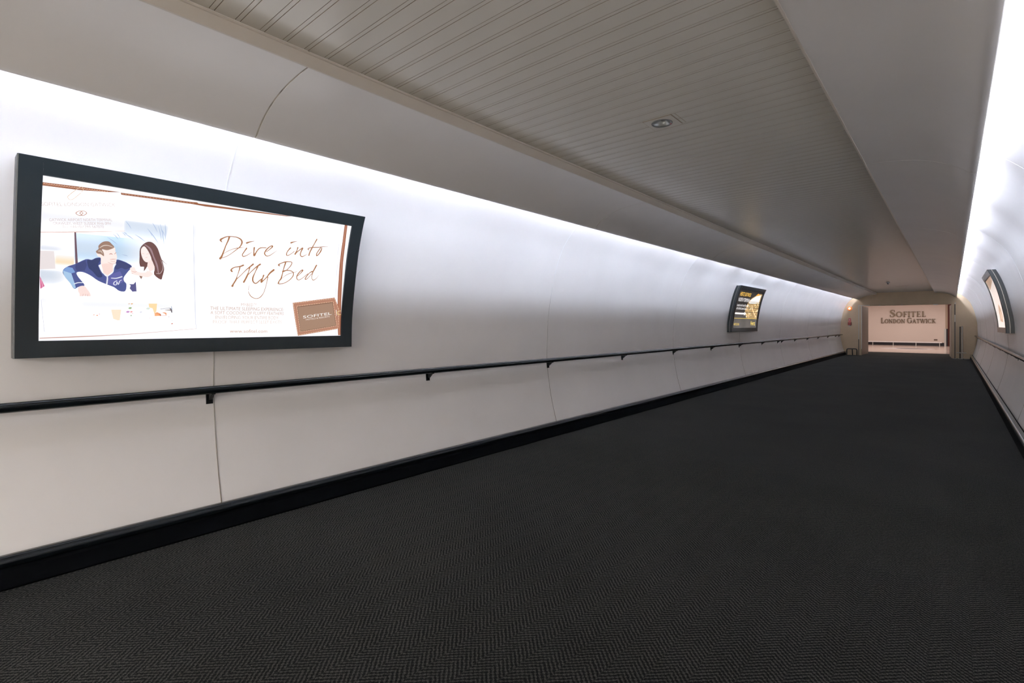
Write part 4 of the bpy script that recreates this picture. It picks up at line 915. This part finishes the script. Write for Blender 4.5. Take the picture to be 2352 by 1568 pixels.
B().box(-1.702, -1.698, Y1-.0015, Y1+.01, DZ, 2.95).build('trim_3', m_groove)['kind'] = 'structure'

# door frame and the two open leaves
fr = B()
fr.box(DX0, DX0+.11, Y1-.01, Y1+.20, 0, DZ, bev=.004); fr.box(DX1-.11, DX1, Y1-.01, Y1+.20, 0, DZ, bev=.004); fr.box(DX0+.11, DX1-.11, Y1+.03, Y1+.20, DZ-.03, DZ, bev=.004)
door = fr.build('door_1', m_tan); door['kind'] = 'structure'
e = B()
e.box(DX0-.012, DX0+.012, Y1-.018, Y1-.006, .75, DZ+.01); e.box(DX0+.10, DX0+.125, Y1-.018, Y1-.006, 0.3, DZ-.01)
e.box(DX0-.012, DX0+.42, Y1-.018, Y1-.006, DZ-.02, DZ+.01)
e.box(-.62, -.46, Y1-.02, Y1+.02, DZ-.05, DZ-.005)
for xx in (-2.55, -1.75): e.box(xx, xx+.07, Y1-.02, Y1+.0, DZ-.035, DZ-.012)
e.box(DX1-.01, DX1+.025, Y1-.02, Y1-.006, DZ-.02, DZ+.035)
tag(e.build('edge_trim', m_silver, door), 'bright metal edging of the door opening')
e = B()
e.box(DX0-.014, DX0+.014, Y1-.02, Y1-.006, 0, .75); e.box(DX1-.018, DX1+.012, Y1-.022, Y1-.006, 0, 1.55); e.box(DX1-.018, DX1+.012, Y1-.022, Y1-.006, 1.85, DZ-.03)
e.box(DX0+.11, DX0+.12, Y1-.016, Y1-.006, 0, .3)
tag(e.build('seal_strip', m_dark, door), 'dark rubber seal strip')
tag(B().box(DX1-.016, DX1+.010, Y1-.02, Y1-.006, 1.55, 1.85).build('lock_plate', m_silver, door), 'pale metal plate')
m_door = speckle(M('door_laminate', (.25, .19, .145), .4), (.25, .19, .145), .08, 6)
def leaf(xh, xe, s):
    d = B(); n = Vector((1.75, -(xe-xh)*1.0, 0)).normalized()
    ya, yb = Y1+.16, Y1+1.88; t = .045*s
    V = [(xh, ya, .01), (xe, yb, .01), (xe+t, yb, .01), (xh+t, ya, .01), (xh, ya, DZ-.04), (xe, yb, DZ-.04), (xe+t, yb, DZ-.04), (xh+t, ya, DZ-.04)]
    d.add(V, [(0, 1, 2, 3), (4, 7, 6, 5), (0, 4, 5, 1), (1, 5, 6, 2), (2, 6, 7, 3), (3, 7, 4, 0)])
    o = tag(d.build('door_leaf', m_door, door), 'brown door leaf standing open')
    # darker edge and a kick plate
    x = xe+(0 if s < 0 else 0)
    k = B(); k.box(min(xe, xe+t)-.004, max(xe, xe+t)+.004, yb, yb+.012, .01, DZ-.04)
    k.build('leaf_edge', M('leaf_edge', (.22, .11, .06), .5), o)
leaf(DX0+.115, DX0+.17, -1)
leaf(DX1-.115, DX1-.18, 1)

# ------------------------------------------------------------ things on and by the end wall
yw = Y1
root = empty('alarm_beacon', (-3.67, yw, EYE+.78), 'round orange alarm sounder with a glowing white centre, upper left of doorway', 'alarm')
m_or = M('orange_plastic_glow', (.85, .14, .02), .35, emit=(.8, .17, .015), es=.7)  # emission added so the plastic ring shows bright orange
B().tube([(-3.67, yw, EYE+.78), (-3.67, yw-.03, EYE+.78), (-3.67, yw-.05, EYE+.78)], [.092, .092, .075], 28).build('base_ring', m_or, root, auto=40)
B().tube([(-3.67, yw-.048, EYE+.78), (-3.67, yw-.065, EYE+.78), (-3.67, yw-.078, EYE+.78)], [.05, .045, .02], 24).build('lens', M('beacon_lens', (.9, .8, .6), .3, emit=(1, .85, .55), es=1.3), root, auto=60)
root = empty('fire_notice', (-3.66, yw, EYE+.16), 'small pinkish-red fire notice plate on the tan wall under the orange sounder', 'notice')
B().box(-3.715, -3.615, yw-.004, yw+.001, EYE+.135, EYE+.315, bev=.001).build('plate', M('notice_red', (.55, .12, .12), .4), root)
B().box(-3.690, -3.655, yw-.006, yw-.0035, EYE+.215, EYE+.265).build('pictogram', m_batten, root)
root = empty('fire_call_point', (-3.66, yw, EYE+.0), 'dark red break-glass call point with white label, under the fire notice', 'fire call point')
B().box(-3.735, -3.595, yw-.06, yw+.001, EYE-.01, EYE+.125, bev=.006).build('box', M('call_red', (.22, .025, .02), .35), root)
B().box(-3.700, -3.630, yw-.012, yw+.001, EYE-.075, EYE-.03, bev=.002).build('label_plate', m_batten, root)
# black tubular door guard
def hoop():
    root = empty('door_guard_hoop', (-3.55, yw-.22, 0), 'low black tubular guard hoop standing on carpet left of doorway', 'barrier')
    m_h = M('black_tube', (.006, .006, .006), .45)
    xa, xb, yy, h, r = -3.755, -3.355, yw-.22, .30, .07
    arc = lambda cx, cz, a0_, a1_: [(cx+r*math.cos(a), yy, cz+r*math.sin(a)) for a in np.linspace(a0_, a1_, 6)]
    B().tube([(xa, yy, 0)]+arc(xa+r, h-r, math.pi, math.pi/2)+arc(xb-r, h-r, math.pi/2, 0)+[(xb, yy, 0)], .024, 14).build('hoop', m_h, root, auto=60)
    B().tube([(-3.54, yy, h-.01), (-3.525, yy, 0)], .022, 14).build('middle_post', m_h, root, auto=60)
    for x in (xa, -3.525, xb): B().tube([(x, yy, 0), (x, yy, .008)], .05, 16).build('foot_plate', m_h, root, auto=40)
hoop()
# chrome upright with cross bar, right of the doorway
root = empty('barrier_post', (.30, yw-.25, 0), 'slim metal post with low cross bar standing right of the doorway', 'post')
B().tube([(.315, yw-.25, 0), (.315, yw-.25, 1.36), (.315, yw-.25, 1.375)], [.026, .026, .018], 16).build('front_tube', m_chrome, root, auto=50)
B().tube([(.25, yw-.20, 0), (.25, yw-.20, 1.35)], .020, 14).build('rear_tube', m_dark, root, auto=50)
B().tube([(.13, yw-.29, .25), (.135, yw-.29, .25), (.445, yw-.29, .25), (.45, yw-.29, .25)], [.012, .022, .022, .012], 14).build('cross_bar', m_chrome, root, auto=50)
B().box(.19, .40, yw-.33, yw-.13, 0, .012, bev=.003).build('base_plate', m_dark, root)
for i, (xa, xb) in enumerate(((.02, .14), (.18, .34), (.38, .55))):
    tag(B().box(xa, xb, yw-.40, yw-.37, 0, .008, bev=.002).build('floor_strip', m_silver), ['short bright floor strip nearest the door frame, right of the doorway', 'short bright floor strip in the middle, at the foot of the metal post', 'short bright floor strip nearest the right wall, past the metal post'][i], 'floor strip', 'floor strips right of the doorway')

# ------------------------------------------------------------ lobby beyond
LY = 44.5
m_lw = speckle(M('lobby_wall_paint', (.64, .545, .49), .6), (.64, .545, .49), .03, .6)
m_lf = speckle(M('lobby_floor_stone', (.56, .42, .36), .16, spec=.6), (.56, .42, .36), .06, 3)
def st(b, name, mat): o = b.build(name, mat); o['kind'] = 'structure'; return o
lf = st(B().box(-9.5, 4, 32.7, LY+2, -.08, .001), 'floor_lobby', m_lf)
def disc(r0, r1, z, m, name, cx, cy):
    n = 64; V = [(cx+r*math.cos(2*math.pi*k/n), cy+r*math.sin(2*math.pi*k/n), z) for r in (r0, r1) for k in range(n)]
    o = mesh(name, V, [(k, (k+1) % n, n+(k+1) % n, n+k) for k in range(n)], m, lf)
disc(.001, .75, .005, M('disc_dark', (.13, .11, .13), .2), 'dark_disc', -1.82, 38.5)  # dark disc over a wider pale disc on the lobby floor
disc(.001, 1.3, .003, M('disc_pale', (.70, .62, .62), .2), 'pale_disc', -2.05, 38.3)
st(B().box(-9.5, -.34, LY, LY+.2, .22, 3.3), 'wall_lobby', m_lw)
st(B().box(-9.5, -.34, LY+.03, LY+.2, 0, .22), 'baseboard_lobby', m_dark)
st(B().box(-.34, -.22, LY-.02, LY+.3, 1.16, 3.3), 'trim_4', M('pier_brown', (.36, .27, .20), .5))
st(B().box(-.30, -.22, LY-.01, LY+.3, 0, 1.16).box(-.40, -.30, LY-.04, LY+.1, 0, 1.16, 1), 'trim_5', [m_dark, m_silver])
st(B().box(-.22, 3.9, LY+.1, LY+.3, 0, 3.3), 'wall_lobby_end', M('dark_red_panel', (.10, .010, .004), .5))
st(B().box(-9.6, -9.5, 28.76, LY+.3, 0, 3.3), 'wall_lobby_left', m_lw); st(B().box(3.9, 4.0, 28.76, LY+.3, 0, 3.3), 'wall_lobby_right', m_lw)
st(B().box(-9.6, 4.0, 28.76, LY+.3, 3.3, 3.4), 'ceiling_lobby', m_batten)
st(B().box(-9.6, -4.35, 28.6, 28.76, 0, 3.3).box(1.1, 4.0, 28.6, 28.76, 0, 3.3), 'wall_lobby_front', m_tan)
st(B().box(-9.5, -6.6, 28.76, 32.7, -.08, 0).box(3.2, 4, 28.76, 32.7, -.08, 0), 'floor_side', m_carpet)
# low white rail on posts in front of the lobby wall
root = empty('low_rail', (-3, 41.8, 0), 'low white rail on thin posts in front of the lobby wall', 'rail')
B().box(-7.5, -.49, 41.76, 41.84, .27, .33, bev=.01).build('top_rail', M('white_rail', (.82, .82, .84), .3), root)
for x in (-6.4, -5.23, -4.05, -2.94, -1.765, -.60): B().box(x-.02, x+.02, 41.78, 41.82, 0, .27).build('post', m_silver, root)
root = empty('wall_socket', (-.82, LY, .42), 'small dark socket low on the lobby wall at its right', 'socket')
B().box(-.93, -.75, LY-.02, LY+.001, .37, .46, bev=.004).build('socket_plate', M('socket_brown', (.14, .09, .07), .4), root)

# ---- raised serif letters on the lobby wall
SER = .07
def bar(x0, z0, x1, z1, w0, w1=None): return ('r', [(x0, z0, w0), (x1, z1, w1 or w0)])
def serif(x, z, w=.30): return ('q', x-w/2, z-SER/2, x+w/2, z+SER/2)
def ell(cx, cz, rx, rz, a0_, a1_, thick=.17, thin=.06, n=20):
    P = []
    for k in range(n+1):
        a = math.radians(a0_+(a1_-a0_)*k/n); wv = thin+(thick-thin)*abs(math.cos(a))**1.3
        P.append((cx+(rx-wv/2)*math.cos(a), cz+(rz-thin/2)*math.sin(a), wv))
    return ('r', P)
b_, t_ = .025, .975
GL = {
 'I': (.34, [bar(.17, 0, .17, 1, .16), serif(.17, b_), serif(.17, t_)]),
 'F': (.66, [bar(.20, 0, .20, 1, .16), serif(.20, b_), ('q', .06, .95, .60, 1), ('q', .2, .49, .50, .54), ('q', .56, .80, .60, 1), ('q', .46, .42, .50, .61)]),
 'E': (.70, [bar(.20, 0, .20, 1, .16), ('q', .06, .95, .60, 1), ('q', .06, 0, .64, .05), ('q', .2, .49, .50, .54), ('q', .56, .80, .60, 1), ('q', .60, 0, .64, .22), ('q', .46, .42, .50, .61)]),
 'L': (.66, [bar(.20, 0, .20, 1, .16), serif(.20, t_), ('q', .06, 0, .62, .05), ('q', .58, 0, .62, .24)]),
 'T': (.76, [bar(.38, 0, .38, 1, .16), serif(.38, b_), ('q', .03, .95, .73, 1), ('q', .03, .78, .07, 1), ('q', .69, .78, .73, 1)]),
 'N': (.92, [bar(.16, 0, .16, 1, .06), bar(.14, .98, .76, .0, .18), bar(.76, 0, .76, 1, .06), serif(.16, b_, .26), serif(.10, t_, .2), serif(.76, t_, .26)]),
 'D': (.90, [bar(.20, 0, .20, 1, .16), ('q', .06, .95, .42, 1), ('q', .06, 0, .42, .05), ell(.38, .5, .46, .5, -90, 90)]),
 'O': (1.0, [ell(.5, .5, .46, .51, 0, 360, n=32)]),
 'C': (.90, [ell(.5, .5, .45, .51, 48, 312, n=26), ('q', .78, .68, .83, .96), ('q', .79, .12, .83, .24)]),
 'G': (.96, [ell(.5, .5, .45, .51, 48, 318, n=26), ('q', .78, .68, .83, .96), bar(.80, .06, .80, .45, .14), serif(.80, .45, .30)]),
 'A': (.90, [bar(.12, 0, .44, 1, .06), bar(.42, 1, .76, 0, .17), ('q', .24, .32, .62, .37), serif(.12, b_, .24), serif(.77, b_, .28)]),
 'W': (1.26, [bar(.12, 1, .38, 0, .17), bar(.38, 0, .62, .95, .06), bar(.60, 1, .88, 0, .17), bar(.88, 0, 1.14, 1, .06), serif(.12, t_, .28), serif(.60, t_, .26), serif(1.15, t_, .22)]),
 'K': (.88, [bar(.20, 0, .20, 1, .16), serif(.20, b_), serif(.20, t_), bar(.26, .44, .68, .98, .06), bar(.36, .58, .74, 0, .17), serif(.70, t_, .24), serif(.78, b_, .26)]),
 'S': (.66, [('r', [(.56, .78, .05), (.50, .93, .06), (.32, .97, .07), (.14, .86, .12), (.15, .68, .16), (.34, .53, .18), (.52, .36, .17), (.55, .18, .13), (.38, .03, .07), (.18, .05, .06), (.09, .22, .05)]), ('q', .54, .70, .58, .98), ('q', .06, .02, .10, .30)]),
}
m_brz = M('bronze_letter', (.22, .17, .12), .38, .7)
def letters(words, x0, x1, z0, big, small, label, cat, skew=0):
    root = empty('wall_lettering', ((x0+x1)/2, LY, z0), label, cat, 'raised serif lettering on the lobby wall')
    seq = []; x = 0
    for word in words:
        for i, ch in enumerate(word):
            h = big if i == 0 else small; seq.append((ch, x, h)); x += GL[ch][0]*h+.05*big
        x += .28*big
    tot = x-.28*big-.05*big; sc = (x1-x0)/tot
    for ch, px, h in seq:
        b = B(); yf, yb = LY-.07, LY-.001
        for g in GL[ch][1]:
            if g[0] == 'q': V = [(g[1], g[2]), (g[3], g[2]), (g[3], g[4]), (g[1], g[4])]; F = [(0, 1, 2, 3)]
            else:
                C = crom(g[1], 3) if len(g[1]) == 11 else [np.array(p) for p in g[1]]
                V = []; F = []
                for i, p in enumerate(C):
                    a = C[max(0, i-1)]; c = C[min(len(C)-1, i+1)]
                    if len(C) > 12 and np.hypot(*(C[0][:2]-C[-1][:2])) < .01:
                        a = C[(i-1) % (len(C)-1)] if i else C[-2]; c = C[(i+1) % (len(C)-1)] if i < len(C)-1 else C[1]
                    d = c[:2]-a[:2]; n = np.hypot(*d) or 1
                    if len(C) == 2: nx, ny = (1, 0)
                    else: nx, ny = -d[1]/n, d[0]/n
                    V += [(p[0]+nx*p[2]*.62, p[1]+ny*p[2]*.62), (p[0]-nx*p[2]*.62, p[1]-ny*p[2]*.62)]
                F = [(2*i, 2*i+1, 2*i+3, 2*i+2) for i in range(len(C)-1)]
            W = [(x0+sc*(px+a*h), z0+c*h) for a, c in V]; n = len(W)
            VV = [(a, yf, c) for a, c in W]+[(a, yb, c) for a, c in W]; FF = list(F)+[tuple(i+n for i in f[::-1]) for f in F]
            from collections import Counter
            ed = Counter(tuple(sorted((f[i], f[(i+1) % len(f)]))) for f in F for i in range(len(f)))
            FF += [(i, j, j+n, i+n) for (i, j), c in ed.items() if c == 1]
            b.add(VV, FF)
        b.build('letter', m_brz, root)
letters(['SOFITEL'], -3.34, -1.34, 1.985, .49, .36, 'upper, shorter line of larger raised bronze serif letters on the lobby wall', 'lettering')
letters(['LONDON', 'GATWICK'], -3.84, -.84, 1.56, .355, .27, 'lower, longer line of two words in raised bronze serif letters on the lobby wall', 'lettering')
